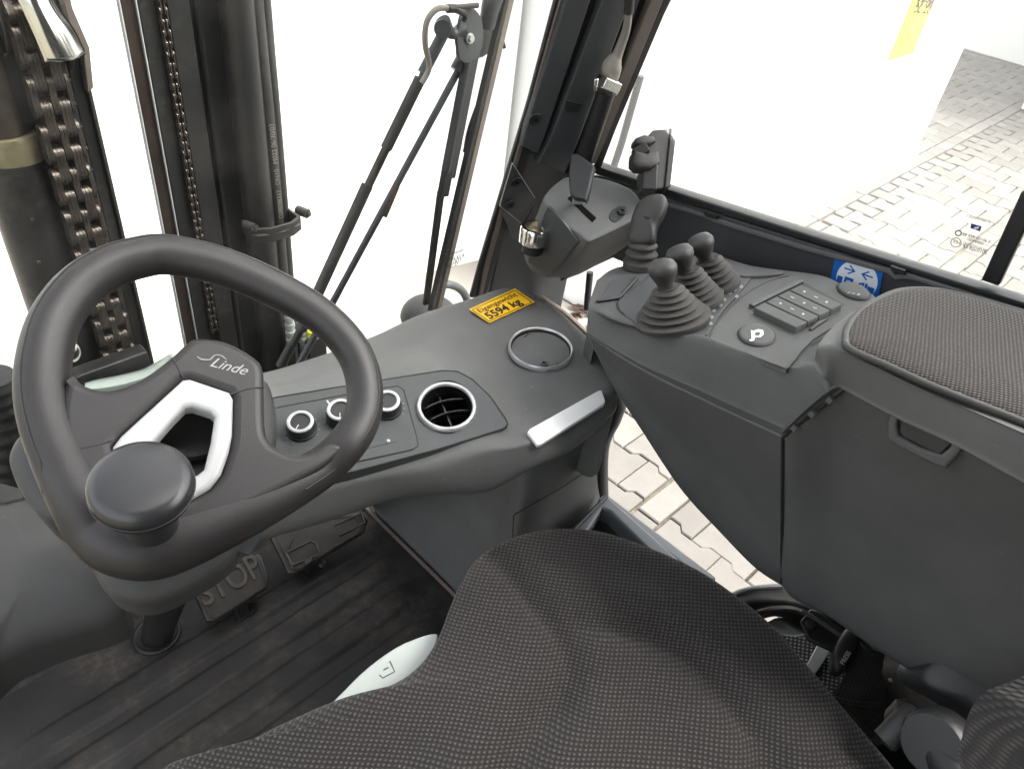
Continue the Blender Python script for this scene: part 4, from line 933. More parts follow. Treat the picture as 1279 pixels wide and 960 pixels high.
# ================================================================= LEFT FAIRINGS AND STEERING WHEEL
lp = [(-60, 590), (0, 606), (50, 622), (92, 655), (118, 695), (150, 728), (158, 752), (146, 778), (60, 806), (0, 832), (-70, 862)]
PLP = Plane(at(60, 720, z=.33), nrm([-.1, -.45, 1]))
o = tag(obj('left_fairing', pillow(crv([at(a, b, P=PLP) for a, b in lp], 6, True), PLP.n, .05, 2.6, .12, 14), M['darkg'], None, 60), 'rounded plastic fairing with shade darkened into its colour, at the left, below the steering wheel', 'fairing')
PWL = Plane(at(245, 515, d=.74), nrm([-.12, -.47, .87]))
cvr = thing('column_cover', 'grey plastic column cover bulging out behind and below the steering wheel', 'cover', at(200, 620, P=PWL.off(-.1)))
PC = PWL.off(-.075)
cv = [(14, 575), (30, 548), (70, 530), (160, 500), (290, 478), (330, 480), (342, 505), (346, 545), (335, 600), (316, 655), (296, 695), (262, 722), (205, 752), (168, 756), (135, 742), (112, 705), (92, 662), (62, 655), (38, 632), (20, 602)]
obj('shell', pillow(crv([at(a, b, P=PC) for a, b in cv], 4, True), PC.n, .03, 4, .07, 14), M['darkg'], cvr, 60)
obj('shell_seam', tube([at(a, b, P=PC.off(.028)) for a, b in [(104, 688), (110, 678), (116, 690), (116, 700)]], .0008, 6), M['black'], cvr)
obj('column_collar', lathe([(0, 0), (.036, 0), (.034, .03), (.031, .033), (.029, .022), (0, .02)], at(240, 545, P=PC.off(.012)), PWL.n, 36), M['wheel'], cvr)
obj('signal_lever', [bar(at(322, 655, P=PC.off(.01)), at(300, 690, P=PC.off(.0)), .016, .012, (1, 0, 0))], M['frame'], cvr, 38, .003)
sw = thing('steering_wheel', 'worn black steering wheel with a silver six sided insert and script lettering', 'steering wheel', PWL.o)
rimp = [(210, 318), (172, 322), (136, 334), (98, 360), (68, 402), (55, 450), (54, 495), (64, 540), (82, 585), (102, 625), (122, 655), (150, 676), (192, 682), (238, 668), (282, 648), (325, 627), (366, 605), (405, 581), (434, 553), (452, 522), (456, 490), (449, 455), (430, 423), (393, 389), (336, 357), (272, 331)]
rad = [.0195, .0197, .02, .0205, .021, .0215, .0218, .022, .0225, .0235, .0255, .0275, .028, .0265, .025, .0235, .0215, .0195, .0185, .018, .0178, .0178, .018, .0183, .0188, .0192]
rimw = [at(a, b, P=PWL.off(-.008 if 10 <= i_ <= 17 else 0)) for i_, (a, b) in enumerate(rimp)]
obj('rim', tube(rimw, rad, 28, closed=True, n=6), M['wheel'], sw, 80)
# seam along the outer edge of the rim
rc = crv(rimw, 6, True); rrc = crv(np.array(rad)[:, None], 6, True)[:, 0]; wc = rc.mean(0)
sidx = [i for i in range(len(rc))]
seam = []
for i in sidx:
    out_ = nrm(rc[i] - wc); out_ = nrm(out_ - out_.dot(PWL.n) * PWL.n); seam.append(rc[i] + rrc[i] * (.62 * out_ + .785 * PWL.n) * 1.0)
n6 = 6
seamA = [seam[i % len(seam)] for i in range(16 * n6, len(seam) + 8 * n6)]
seamA += [rc[8 * n6 + 2] + rrc[8 * n6] * (.95 * nrm(rc[8 * n6] - wc) + .3 * PWL.n), rc[8 * n6 + 6] + rrc[8 * n6 + 6] * (1.02 * nrm(rc[8 * n6 + 6] - wc) - .1 * PWL.n)]
obj('rim_seam', tube(seamA, .0009, 6), M['black'], sw)
# spoke body: one moulded plate with the opening
body = [(75, 500), (88, 465), (100, 476), (120, 484), (143, 484), (176, 471), (212, 445), (233, 426), (247, 420), (281, 424), (318, 444), (329, 460), (330, 485), (331, 528), (335, 546), (346, 557), (366, 565), (388, 563), (410, 550), (432, 556), (405, 583), (365, 606), (325, 627), (282, 649), (235, 672), (190, 684), (148, 678), (122, 655), (98, 615), (76, 560)]
holeo = [(141, 556), (152, 543), (228, 474), (237, 473), (286, 490), (290, 497), (289, 542), (286, 560), (276, 590), (262, 608), (236, 622), (215, 628), (150, 590)]
slab('spoke_body', PWL, [(body, 3), holeo], .026, M['wheel'], sw, .008, k=.016, res=4)
hole_in = [(181, 565), (187, 556), (217, 522), (231, 508), (240, 507), (262, 514), (268, 520), (263, 552), (255, 585), (246, 592), (215, 600), (185, 590)]
slab('silver_insert', PWL, [[(140, 557), (151, 543), (228, 473), (237, 472), (287, 489), (291, 497), (290, 542), (286, 562), (276, 591), (262, 609), (237, 624), (215, 630), (150, 592)], hole_in], .022, M['insert'], sw, .005, k=.0182, res=3)
for pts in ([(215, 447), (222, 459), (228, 471)], [(287, 493), (308, 486), (330, 483)]):
    obj('hub_seam', tube([at(a, b, P=PWL.off(.0158)) for a, b in pts], .0009, 6, n=3), M['black'], sw)
obj('hub_seam', tube([at(a, b, P=PWL.off(.0158)) for a, b in [(100, 560), (120, 556), (140, 550)]], .0006, 6, n=3), M['black'], sw)
# script logo, drawn as a slanted lettering with its swash
def logo():
    a, b = np.array((253, 452.)), np.array((306, 466.))
    t = text('script_logo', 'Linde', PWL, (262, 457), (305, 468), M['print2'], sw, k=.0163, sq=.95, bold=-.002)
    u = nrm(at(*b, P=PWL) - at(*a, P=PWL)); w_ = np.cross(PWL.n, u); o0 = at(262, 457, P=PWL.off(.0163))
    for v_ in t.data.vertices:
        c_ = np.array(v_.co[:]); v_.co = Vector(c_ + u * .5 * (c_ - o0).dot(w_))
    obj('logo_swash', tube([at(x, y, P=PWL.off(.0164)) for x, y in [(246, 445), (252, 449), (262, 449), (268, 444), (276, 444), (283, 449)]], [.0004, .001, .0007, .0006, .0007, .0004], 6, n=4), M['print2'], sw)
M['print2'] = mat('silver_lettering', (.3, .29, .28), .4, .2, var=.1)
logo()
# spinner knob
kc_ = at(176, 603, d=.625); kax = nrm(np.array([-.05, -.22, 1]))
kn = thing('spinner_knob', 'round black spinner knob mounted low on the left of the steering wheel', 'knob', at(180, 640, P=PWL))
M['knob'] = mat('polished_black_knob', (.022, .022, .023), .33, bump=.03, bscale=500, var=.1, vscale=30, spec=.6)
obj('cap', lathe([(0.0189, -0.0270), (0.0292, -0.0216), (0.0348, -0.0135), (0.0365, -0.0054), (0.0361, 0.0009), (0.0335, 0.0054), (0.0275, 0.0077), (0.0155, 0.0092), (0.0000, 0.0096)], kc_, kax, 56), M['knob'], kn, 60)
obj('cap_line', ring(kc_ + kax * -.006, kax, .0366, .0006, 56, 6), M['hose'], kn)
obj('stem', tube([kc_ - kax * .028, kc_ - kax * .062], .02, 24), M['dark'], kn)

# ================================================================= ARMREST CONSOLE
con = thing('control_console', 'dark grey armrest console with rubber booted levers, keys and oval buttons', 'control console', (.68, .2, .4))
TOP = Plane((.7, .42, .677), (0, .26, 1))
def T(a, b, k=0): return at(a, b, P=TOP.off(k))
r2 = [(737, 384), (765, 400), (796, 409), (840, 417), (882, 421), (920, 436), (980, 458)]
r1 = [(735, 418), (770, 442), (800, 460), (830, 476), (870, 495), (901, 510), (977, 545)]
r0 = [(742, 430), (765, 480), (800, 535), (850, 610), (900, 665), (940, 705), (975, 728)]
r4 = [(748, 350), (770, 336), (830, 323), (890, 321), (935, 333), (976, 339), (1026, 346)]
rows = [[at(a, b, x=.70) for a, b in r0], [at(a, b, x=.66) for a, b in r0]]
rows[0] = [p * 0 + np.array([.72, p[1] - .01, p[2] - .03]) for p in rows[1]]
m01 = [((a + c_) / 2 + (2 if i else 0), (b + e) / 2) for i, ((a, b), (c_, e)) in enumerate(zip(r0, r1))]
rows.append([at(a, b, x=.642) for a, b in m01])
s1 = [at(a, b, x=.612) for a, b in r1]
rows.append(s1)
rows.append([at(a + 1, (b * .8 + e * .2), x=.611) for (a, b), (c_, e) in zip(r1, r2)])
rows.append([at(a, b + 5, x=.622) for a, b in r2]); rows.append([T(a + 1, b - 2) for a, b in r2])
def lerp(t): return [(a * (1 - t) + c_ * t, b * (1 - t) + e * t) for (a, b), (c_, e) in zip(r2, r4)]
rows.append([T(*q) for q in lerp(.2)]); rows.append([T(*q) for q in lerp(.55)]); rows.append([T(*q) for q in lerp(.94)]); rows.append([T(a, b, -.006) for a, b in r4])
rows.append([p + np.array([.012, .006, -.04]) for p in rows[-1]]); rows.append([p + np.array([0, 0, -.18]) for p in rows[-1]])
# nose: close the front by a rounded column
nose = []
for i, r in enumerate(rows): nose.append(r)
ends = {3: (979, 544, .6125), 4: (1004, 524, .612), 5: (1030, 504, .613), 6: (1048, 488, .62)}
mids = {5: (1006, 478, .62), 6: (1018, 456, .632)}
for i, r in enumerate(rows):
    if i < 3: r.append(r[-1] + np.array([.0005, -.001, 0]))
    elif i in ends:
        if i in mids: r.append(at(mids[i][0], mids[i][1], x=mids[i][2]))
        else: r.append(at((r1[-1][0] + ends[i][0]) / 2, ends[i][1] - (2 if i == 4 else -.5), x=ends[i][2]) if i == 4 else r[-1] + np.array([.0002, -.0006, 0]))
        r.append(at(ends[i][0], ends[i][1], x=ends[i][2]))
    else:
        q = r[-1]; r.append(q + np.array([.01, -.035, -.004])); r.append(q + np.array([.03, -.09, -.012]))
for r in rows[:3]: r.append(r[-1] + np.array([.0005, -.001, 0]))
newrows = []
for i, r in enumerate(rows):
    f = r[0]; inward = np.array([.03, .012, 0]) if i < 7 else np.array([-.0, .012, -.01])
    c0n = np.array([.70, .435, min(f[2], .66) - .01])
    newrows.append([c0n * .75 + f * .25 + np.array([0, .012, 0]), c0n * .25 + f * .75 + np.array([0, .010, 0])] + r)
obj('front_shell', surf(newrows, 7, 7), M['console'], con, 70)
obj('shell_seam', tube([p + np.array([-.0012, 0, .001]) for p in s1], .0013, 6, n=6), M['plastic'], con)
# rear body
tt = [(979, 543), (1054, 486), (1122, 521), (1196, 555), (1279, 600), (1400, 655)]
bb = [(977, 728), (1040, 768), (1110, 815), (1180, 855), (1279, 905), (1400, 965)]
ra = [at(a, b, x=.613) for a, b in tt]; rbm = [at((a * .5 + c_ * .5), (b + e) / 2, x=.64) for (a, b), (c_, e) in zip(tt, bb)]; rbb = [at(a, b, x=.66) for a, b in bb]
rear = [[p + np.array([.1, 0, .01]) for p in ra], [p + np.array([.004, 0, .002]) for p in ra], ra, rbm, rbb, [p + np.array([.04, 0, -.002]) for p in rbb], [p + np.array([.2, 0, -.01]) for p in rbb]]
for r in rear: r.insert(0, r[0] + np.array([.1, .002, 0])); r[1] = r[1]
obj('rear_shell', surf(rear, 5, 7), M['console'], con, 50)
obj('body_seam', tube([at(977.5, 545, x=.611), at(976.8, 640, x=.636), at(976, 727, x=.6585)], .0016, 6), M['black'], con)
obj('hinge_gap', tube([at(978, 545, x=.6085), at(1000, 527, x=.6085), at(1030, 505, x=.6085), at(1056, 484, x=.6085)], .0025, 6), M['black'], con)
for a in (990, 1012, 1034): obj('hinge_rib', bar(at(a, 536 - (a - 990) * .78, x=.604), at(a + 5, 531 - (a - 990) * .78, x=.604), .005, .004, (0, 0, 1)), M['console'], con, 0)
# slot handle
PHd = Plane(at(1155, 550, x=.607), (-1, 0, .12))
slab('latch_rim', PHd, [([(1110, 520), (1122, 521), (1122, 545), (1175, 568), (1190, 550), (1204, 556), (1186, 580), (1172, 584), (1112, 553), (1108, 540)], 2)], .007, M['console'], con, .003, k=.002)
slab('latch', PHd, [[(1126, 518), (1192, 550), (1176, 567), (1168, 567), (1126, 545), (1123, 538)]], .004, M['dark'], con, .0015, k=.0005)
# insert plate round the levers
ip = [(771, 378), (806, 348), (815, 343), (842, 336), (905, 333), (932, 342), (936, 350), (900, 392), (884, 418), (862, 418), (800, 405), (790, 400)]
slab('lever_plate', TOP, [(ip, 3)], .006, M['panel'], con, .0015, k=.002)
obj('plate_seam', tube(crv([T(a, b, .001) for a, b in ip], 4, True), .0009, 6, closed=True), M['black'], con)
kp = [(886, 421), (896, 402), (930, 368), (962, 350), (985, 344), (1028, 346), (1046, 354), (1068, 361), (1092, 373), (1056, 397), (1012, 424), (984, 456), (978, 457), (924, 436)]
slab('key_plate', TOP, [(kp, 3)], .006, M['console'], con, .002, k=.003)
obj('plate_seam', tube(crv([T(a, b, .0035) for a, b in [(886, 421), (896, 402), (930, 368), (962, 350), (985, 344)]], 6), .0009, 6), M['black'], con)
rc_ = [(934, 385), (1000, 350), (1056, 380), (996, 414)]
slab('key_recess', TOP, [rc_], .004, M['black'], con, .0006, k=.0034)
obj('recess_wall', bar(T(938, 382, .005), T(1001, 351, .005), .004, .006, (0, 0, 1)), M['panel'], con, 0, .001)
def mixp(p, q, t): return (p[0] * (1 - t) + q[0] * t, p[1] * (1 - t) + q[1] * t)
A_, B_, C_, D_ = (941, 384), (1001, 355), (1052, 379), (994, 409)
icons = ['', '□  ··  Z', '▷  ◁  ▣', '⠿  ⠿  ■']
for i in range(4):
    t0, t1_ = i / 4 + .012, (i + 1) / 4 - .012
    q = [mixp(A_, B_, t0), mixp(A_, B_, t1_), mixp(D_, C_, t1_), mixp(D_, C_, t0)]
    ky_ = slab('key', TOP, [q], .009, M['console'], con, .0012, k=.0105)
    for j, s in enumerate((.22, .5, .76)):
        if i == 0: continue
        ctr = mixp(mixp(q[0], q[1], .5), mixp(q[3], q[2], .5), s); K = TOP.off(.0108)
        if (i + j) % 2: slab('key_symbol', K, [[(ctr[0] - 2, ctr[1]), (ctr[0], ctr[1] - 1.2), (ctr[0] + 2, ctr[1]), (ctr[0], ctr[1] + 1.2)]], .0003, M['print'], ky_, .00005, k=.0002)
        else:
            for d_ in (-1.6, 0, 1.6): slab('key_symbol', K, [[(ctr[0] + d_ - .5, ctr[1] - .6 + d_ * .4), (ctr[0] + d_ + .5, ctr[1] - .6 + d_ * .4), (ctr[0] + d_ + .5, ctr[1] + .6 + d_ * .4), (ctr[0] + d_ - .5, ctr[1] + .6 + d_ * .4)]], .0003, M['print'], ky_, .00005, k=.0002)
def oval(px, py, rx, ry, lab, rot=8):
    pts = [T(px + rx * math.cos(t) * math.cos(R(rot)) - ry * math.sin(t) * math.sin(R(rot)), py + rx * math.cos(t) * math.sin(R(rot)) + ry * math.sin(t) * math.cos(R(rot)), .0035) for t in np.linspace(0, 2 * math.pi, 36, endpoint=False)]
    o = obj('oval_button', pillow(pts, TOP.n, .0035, 4, .004, 8), M['console'], con, 60); o['label'] = lab
    obj('button_gap', tube(pts, .0012, 6, closed=True), M['black'], o); return o
b1 = oval(945, 419, 23, 13, 'oval horn button with a white horn symbol')
K = TOP.off(.0075)
slab('horn_symbol', K, [[(938, 412), (941, 413), (947, 411), (953, 412), (954, 417), (950, 421), (943, 421), (942, 425), (937, 426), (936, 424), (939, 423)], [(943, 415), (948, 414), (950, 416), (948, 419), (943, 419)]], .0003, M['stickw'], b1, .00005, k=.0003)
b2 = oval(1066, 364, 21, 9, 'oval button beside the blue sticker', 18)
text('button_symbol', '/ = 8', K, (1058, 366), (1073, 369), M['print'], b2, k=.0003)
# symbols beside levers
for i, (a, b) in enumerate([(876, 402), (888, 404), (889, 396), (892, 388), (900, 381), (905, 374), (912, 366), (918, 362), (926, 358), (888, 410), (884, 398), (920, 370)]):
    slab('lever_symbol', TOP, [[(a - 2.4, b), (a + .4, b - 2.2), (a + 2.4, b), (a - .4, b + 2)], [(a - 1.2, b), (a + .2, b - 1.2), (a + 1.2, b), (a - .2, b + 1)]], .0003, M['print'], con, .00005, k=.0024)
# wedge button at the nose, side groove
slab('nose_key', TOP, [[(748, 374), (764, 351), (792, 344), (796, 347), (774, 370)]], .005, M['panel'], con, .0012, k=.0035)
obj('nose_gap', tube([T(a, b, .0025) for a, b in [(745, 376), (773, 372), (795, 348)]], .0022, 6), M['black'], con)
obj('palm_groove', tube([T(a, b, .004) for a, b in [(1012, 412), (1022, 404), (1034, 398)]], [.0015, .003, .001], 8, n=4), M['black'], con)
slab('side_fin', TOP, [([(905, 322), (915, 330), (935, 338), (970, 337), (978, 341), (930, 345), (905, 338), (890, 325)], 2)], .006, M['console'], con, .002, k=.004)

def bellows(c, ax, rb, rt, h, n):
    prof = [(0, -.004), (rb, -.004), (rb * 1.02, .0)]
    for i in range(n):
        t = (i + .5) / n; t2 = (i + 1) / n; ro = rb + (rt - rb) * (i / n) ** .85; rn = rb + (rt - rb) * t2 ** .85
        z0 = h * i / n; z1 = h * t; z2 = h * t2
        prof += [(ro * 1.0, z0 + h * .10 / n), (ro * 1.03, z0 + h * .28 / n), (ro * .98, z0 + h * .45 / n), (rn * .82, z1 + h * .18 / n), (rn * .8, z1 + h * .32 / n)]
    prof += [(rt * .9, h), (0, h)]
    return lathe(prof, c, ax, 36)
def lever(base, top, rb, rt, hb, nb, lab, head):
    c0 = T(*base, .0045); d0 = np.linalg.norm(c0 - CAM); c1 = at(top[0], top[1], d=d0 - .022); ax = nrm(c1 - c0); H = np.linalg.norm(c1 - c0)
    lv = obj('control_lever', tube([c0, c0 + ax * (H * .8)], .005, 12), M['dark'], con); lv['label'] = lab
    obj('boot', bellows(c0, nrm(ax * .7 + TOP.n * .3), rb, rt, H * hb, nb), M['boot'], lv, 60)
    if head == 'knob':
        o = c0 + ax * H * (hb - .04); k = H * 1.0
        obj('lever_knob', lathe([(.0, 0), (.0095, 0), (.009, .006), (.0125, .014), (.0152, .020), (.0155, .025), (.013, .0295), (.007, .0315), (0, .032)], o, ax, 32), M['knobg'], lv, 70)
    else:
        PJ = Plane(c0 + ax * H * .6, nrm(MW @ np.array([-.35, -.15, -.92])))
        gp = [(788, 304), (787, 288), (790, 270), (796, 256), (806, 247), (819, 243), (830, 245), (833, 254), (829, 268), (820, 284), (815, 304)]
        g = pillow(crv([at(a, b, P=PJ) for a, b in gp], 5, True), PJ.n, .011, 2.4, .012, 12)
        obj('lever_grip', g, M['knobg'], lv, 80, .004, 3)
    return lv
M['knobg'] = mat('matt_lever_plastic', (.026, .025, .024), .5, bump=.3, bscale=900, var=.15, vscale=20, dust=.3, dustc=(.1, .095, .085))
lever((800, 330), (812, 254), .0225, .017, .42, 3, 'tall joystick with a rounded thumb grip, farthest left of the levers', 'grip')
lever((892, 354), (876, 306), .030, .013, .66, 5, 'round topped lever farthest right of the three', 'knob')
lever((868, 374), (850, 320), .032, .013, .68, 6, 'round topped lever in the middle of the three', 'knob')
lever((839, 396), (828, 338), .041, .0135, .66, 6, 'round topped lever nearest the seat, on the widest boot', 'knob')
# armrest
arm = thing('armrest', 'padded armrest with dotted grey fabric top and rounded plastic surround, behind the keys', 'armrest', (.66, .05, .75))
lo_ = [(1054, 481), (1122, 517), (1196, 551), (1279, 596), (1400, 655)]; 
c_lo = [at(1018, 448, z=.775), at(1030, 466, z=.772)] + [at(a, b, x=.605) for a, b in lo_]
c_hi = [at(1020, 436, z=.79), at(1034, 436, z=.795), at(1060, 447, z=.795), at(1107, 466, z=.796), at(1167, 495, z=.797), at(1279, 546, z=.8), at(1400, 600, z=.8)]
c_in = [at(1028, 422, z=.794), at(1050, 424, z=.80), at(1066, 437, z=.80), at(1107, 458, z=.80), at(1167, 485, z=.80), at(1279, 530, z=.803), at(1400, 580, z=.803)]
c_m = [at(1045, 404, z=.795), at(1075, 400, z=.798), at(1110, 400, z=.79), at(1150, 410, z=.79), at(1200, 425, z=.79), at(1279, 450, z=.79), at(1400, 500, z=.79)]
c_far = [at(1066, 389, z=.79), at(1098, 372, z=.795), at(1128, 364, z=.797), at(1160, 361, z=.797), at(1205, 368, z=.797), at(1279, 388, z=.797), at(1400, 425, z=.797)]
c_fd = [p + np.array([.01, .004, -.02]) for p in c_far]
c_under = [p + np.array([.05, -.01, -.01]) for p in c_lo]
nosec = []
rowsA = [c_under, [p + np.array([.003, 0, -.004]) for p in c_lo], c_lo, c_hi, c_in, c_m, c_far, c_fd, [p + np.array([0, 0, -.03]) for p in c_fd]]
obj('surround', surf(rowsA, 6, 6), M['plastic'], arm, 80)
fo = [(1056, 424), (1058, 412), (1066, 398), (1082, 383), (1119, 365), (1155, 362), (1196, 368), (1279, 391), (1390, 425), (1400, 500), (1390, 575), (1279, 527), (1167, 483), (1107, 456), (1062, 436)]
PA = Plane((.66, .05, .8065), (0, 0, 1))
obj('pad', pillow(crv([at(a, b, P=PA) for a, b in fo], 5, True), (0, 0, 1), .008, 2.4, .003, 12), M['armfab'], arm, 80)

obj('pad_seam', tube(crv([at(a, b, P=PA) for a, b in fo], 5, True), .0032, 8, closed=True), M['darkg'], arm, 80)

# ================================================================= SEAT
seat = thing('operator_seat', 'large dotted charcoal fabric seat cushion with raised side bolsters, in the foreground', 'seat', (.34, .1, .1))
so = [(190, 1000), (262, 958), (300, 936), (350, 910), (415, 882), (480, 864), (520, 838), (545, 803), (560, 765), (573, 735), (594, 702), (625, 682), (662, 669), (700, 664), (745, 667), (800, 684), (860, 710), (905, 738), (960, 782), (1010, 838), (1062, 900), (1112, 960), (1150, 1010)]
sow = [at(a, b, z=.42) for a, b in so] + [np.array([.56, -.16, .42]), np.array([.3, -.2, .42]), np.array([.08, -.16, .42]), np.array([-.02, .1, .42])]
sow[0] = np.array([sow[0][0], sow[0][1], .42])
SO = crv(sow, 8, True)
def poly3(px, z=.42, n=8): return crv([at(a, b, z=z)[:2] for a, b in px], n)
gr = [(poly3([(618, 702), (640, 736), (664, 773), (690, 812), (702, 845), (697, 885), (660, 937), (620, 990)]), .0125, .016),
      (poly3([(722, 799), (800, 812), (855, 840), (900, 889), (938, 945), (950, 1000)]), .010, .016),
      (poly3([(440, 1000), (520, 960), (600, 930), (690, 900)]), .004, .02)]
def hz(w, s):
    p = w[:2]; z = 0
    for L_, amp, wd in gr:
        d_ = np.sqrt(((L_ - p) ** 2).sum(1)).min(); z -= amp * math.exp(-(d_ / wd) ** 2); z += amp * .5 * math.exp(-((d_ - wd * 2.6) / (wd * 1.6)) ** 2)
    return z * (1 - s ** 10)
obj('cushion', pillow(SO, (0, 0, 1), .034, 2.6, .09, 46, hz), M['fabric'], seat, 80)
lbl = [(415, 882), (432, 860), (460, 833), (495, 808), (525, 795), (542, 791), (547, 794), (541, 812), (524, 840), (500, 862), (460, 880)]
PLb = Plane(at(480, 840, z=.40), nrm([-.1, -.3, 1]))
pl1 = slab('seat_plate', PLb, [(lbl, 3)], .006, M['label'], seat, .0015); pl1['label'] = 'light grey leaf shaped plate with a small embossed mark'
obj('embossed_mark', [tube([at(a, b, P=PLb.off(.0003)) for a, b in [(487, 825), (493, 838), (478, 846), (474, 842)]], .0007, 6), tube([at(a, b, P=PLb.off(.0003)) for a, b in [(479, 836), (485, 833)]], .0008, 6)], M['sill'], pl1)
# backrest side bolster at bottom right corner
bo = [(1262, 1000), (1266, 962), (1274, 932), (1290, 905), (1320, 888), (1430, 870), (1430, 1060), (1300, 1060)]
obj('backrest', pillow(crv([at(a, b, d=.72) for a, b in bo], 6, True), nrm(MW @ np.array([-.2, -.2, -1])), .03, 2.4, .1, 14), M['fabric'], seat, 80)

# ================================================================= CORNER BEHIND THE SEAT
tag(obj('side_carpet', surf([[at(a, b, z=.26) for a, b in [(1060, 800), (1110, 800), (1180, 830), (1290, 880)]], [at(a, b, z=.30) for a, b in [(1080, 860), (1140, 850), (1210, 885), (1290, 930)]], [at(a, b, z=.26) for a, b in [(1090, 930), (1140, 930), (1200, 970), (1290, 1000)]]], 10, 10), M['fur'], None, 80), 'dusty black carpet hump between the seat and the console at lower right', 'carpet')
hr = pillow(crv([at(a, b, d=.93) for a, b in [(1150, 838), (1170, 822), (1190, 824), (1290, 872), (1290, 930), (1240, 910), (1195, 880), (1155, 858)]], 5, True), nrm(MW @ np.array([0, -.3, -1])), .012, 2.5, .05)
tag(obj('console_foot', hr, M['dark'], None, 60), 'rounded black plastic foot below the armrest console at lower right', 'console foot')
tag(obj('rear_floor_box', [box(.6, .92, -.4, .0, -.03, .2), box(.93, .96, -.86, .13, -.5, .62), box(.66, .93, -.86, -.3, .2, .62), box(.63, .90, .0, .12, -.03, .18)], M['black'], None, 38, .006), 'black moulded box around the seat base on the right, with an added light blocking panel', 'seat base')  # tall side panel added to keep light off this corner
PR = Plane(at(950, 760, z=.26), (0, 0, 1))
wa = thing('wheel_arch_trim', 'curved black trim with a thin pale edge below the end of the console', 'trim', at(950, 745, z=.28))
obj('trim_band', surf([[at(a, b, z=.27) for a, b in [(905, 748), (925, 738), (950, 733), (980, 731), (1010, 745)]], [at(a, b, z=.26) for a, b in [(920, 765), (940, 757), (970, 754), (1000, 760), (1030, 775)]], [at(a, b, z=.20) for a, b in [(935, 782), (955, 772), (975, 770), (1005, 780), (1040, 800)]]], 6, 6), M['black'], wa, 80)
obj('pale_edge', tube([at(a, b, z=.275) for a, b in [(905, 748), (925, 738), (950, 733), (980, 731)]], .0035, 8, n=5), M['sill'], wa)
obj('inner_rib', tube([at(a, b, z=.262) for a, b in [(945, 765), (965, 760), (990, 760), (1012, 768)]], .004, 8, n=5), M['black'], wa)
gm = thing('mesh_bracket', 'grey mesh panel crossed by a dull aluminium bar right of the seat', 'bracket', at(1030, 835, z=.28))
PM = Plane(at(1030, 835, z=.27), (0, 0, 1))
slab('mesh_panel', PM, [[(980, 793), (1015, 797), (1040, 806), (1062, 850), (1058, 862), (1030, 872), (1000, 830)]], .004, M['meshw'], gm, .0005)
slab('metal_bar', PM, [[(1006, 833), (1022, 803), (1037, 813), (1018, 842)]], .008, M['alu'], gm, .001, k=.01)
slab('blue_grey_tub', PM.off(-.05), [([(960, 775), (980, 770), (1004, 778), (1012, 790), (990, 795), (970, 790)], 2)], .01, M['sill2'] if 'sill2' in M else M['frame'], gm, .002)
bk = thing('belt_buckle', 'black seat belt buckle and folded webbing beside the seat', 'seat belt', at(1060, 820, z=.33))
PBk = Plane(at(1060, 820, z=.33), nrm([-.3, 0, 1]))
slab('buckle_plate', PBk, [([(1000, 775), (1012, 760), (1022, 762), (1060, 790), (1064, 800), (1040, 812), (1010, 798)], 1)], .008, M['gasket'], bk, .002)
obj('buckle_pin', lathe([(0, 0), (.007, 0), (.006, .004), (0, .006)], at(1012, 780, P=PBk), PBk.n, 14), M['dark'], bk)
obj('edge_bar', tube([at(1002, 762, P=PBk.off(.004)), at(1030, 780, P=PBk.off(.004)), at(1060, 800, P=PBk.off(.004))], .0028, 8), M['frame'], bk)
obj('buckle_body', pillow(crv([at(a, b, P=PBk.off(.008)) for a, b in [(1048, 796), (1062, 782), (1078, 788), (1072, 806), (1060, 830), (1050, 840), (1040, 836), (1040, 815)]], 4, True), PBk.n, .01, 3, .015), M['gasket'], bk, 60)
text('buckle_lettering', 'PRESS', PBk, (1054, 830), (1063, 815), M['print'], bk, k=.0195)
slab('belt_guide', PBk, [([(1064, 784), (1074, 777), (1102, 803), (1103, 814), (1092, 812)], 1)], .014, M['dark'], bk, .003, k=.014)
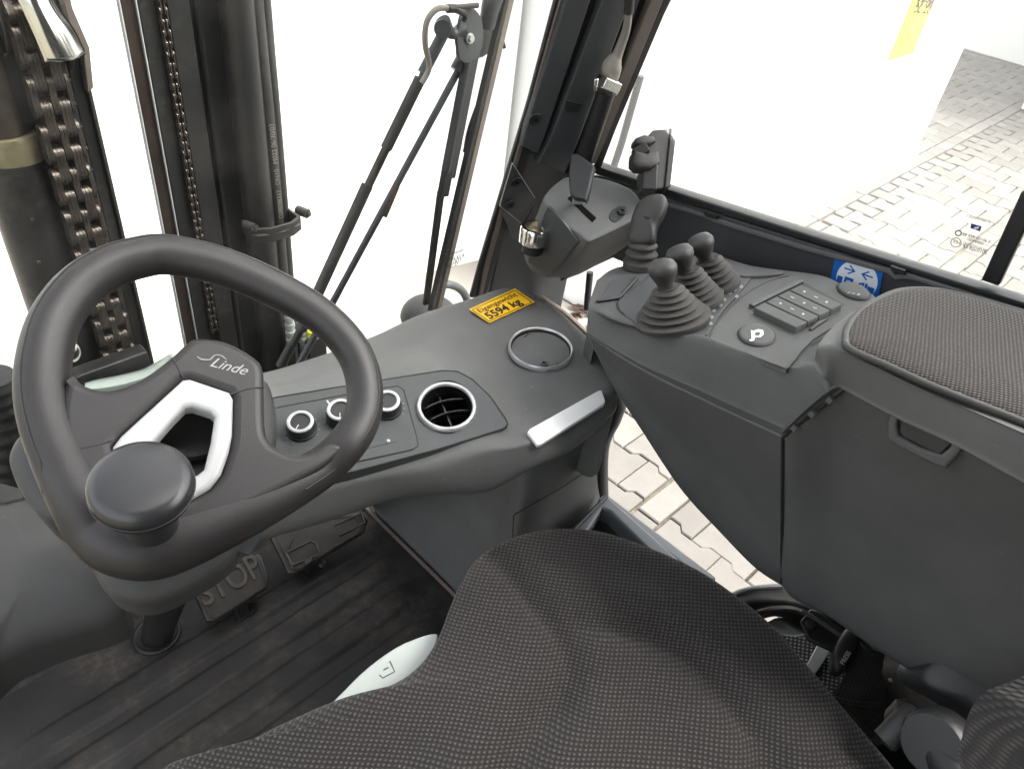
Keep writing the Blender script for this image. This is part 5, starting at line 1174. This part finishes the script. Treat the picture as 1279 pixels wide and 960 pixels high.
web = surf([[at(1070, 800, P=PBk.off(.006)), at(1090, 815, P=PBk.off(.006)), at(1106, 812, P=PBk.off(.0))],
            [at(1058, 838, P=PBk.off(.008)), at(1078, 850, P=PBk.off(.010)), at(1102, 838, P=PBk.off(.006))],
            [at(1040, 868, P=PBk.off(.012)), at(1072, 872, P=PBk.off(.016)), at(1105, 850, P=PBk.off(.004))],
            [at(1050, 895, P=PBk.off(-.004)), at(1078, 905, P=PBk.off(.004)), at(1108, 880, P=PBk.off(-.004))],
            [at(1070, 912, P=PBk.off(.0)), at(1085, 925, P=PBk.off(.002)), at(1104, 905, P=PBk.off(-.004))]], 6, 8)
o = obj('belt_webbing', web, M['web'], bk, 80); o.modifiers.new('s', 'SOLIDIFY').thickness = .0018
obj('webbing_fold', tube([at(1042, 872, P=PBk.off(.014)), at(1070, 878, P=PBk.off(.016)), at(1098, 880, P=PBk.off(.004))], .003, 8, n=4), M['web'], bk)
lk = thing('adjuster_knob', 'round dull black adjuster knob on a dirty metal lever at lower right', 'knob', at(1150, 930, z=.3))
ck = at(1163, 930, d=.86); axk = nrm(MW @ np.array([-.75, -.1, -.65]))
obj('knob', lathe([(0, -.035), (.026, -.035), (.029, -.03), (.030, -.004), (.027, .0), (0, .001)], ck, axk, 40), M['dark'], lk, 40)
obj('lever_arm', [tube([at(1165, 925, d=.88), at(1200, 985, d=.86)], .016, 16), tube([at(1105, 925, d=.88), at(1130, 900, d=.88), at(1140, 885, d=.885)], [.012, .012, .008], 14, n=4)], M['black'], lk)
obj('metal_boss', [lathe([(0, 0), (.017, 0), (.017, .02), (.012, .024), (0, .024)], at(1123, 905, d=.9), nrm(MW @ np.array([.3, -.8, -.5])), 9), bar(at(1108, 930, d=.89), at(1150, 890, d=.9), .018, .012, (0, 0, 1))], M['steel2'], lk, 30, .002)
tag(obj('screw_head', lathe([(0, 0), (.0028, 0), (.002, .002), (0, .0025)], at(1112, 849, z=.31), (0, 0, 1), 12), M['label'], None, 60), 'tiny pale screw head in the dark right of the belt webbing', 'screw')
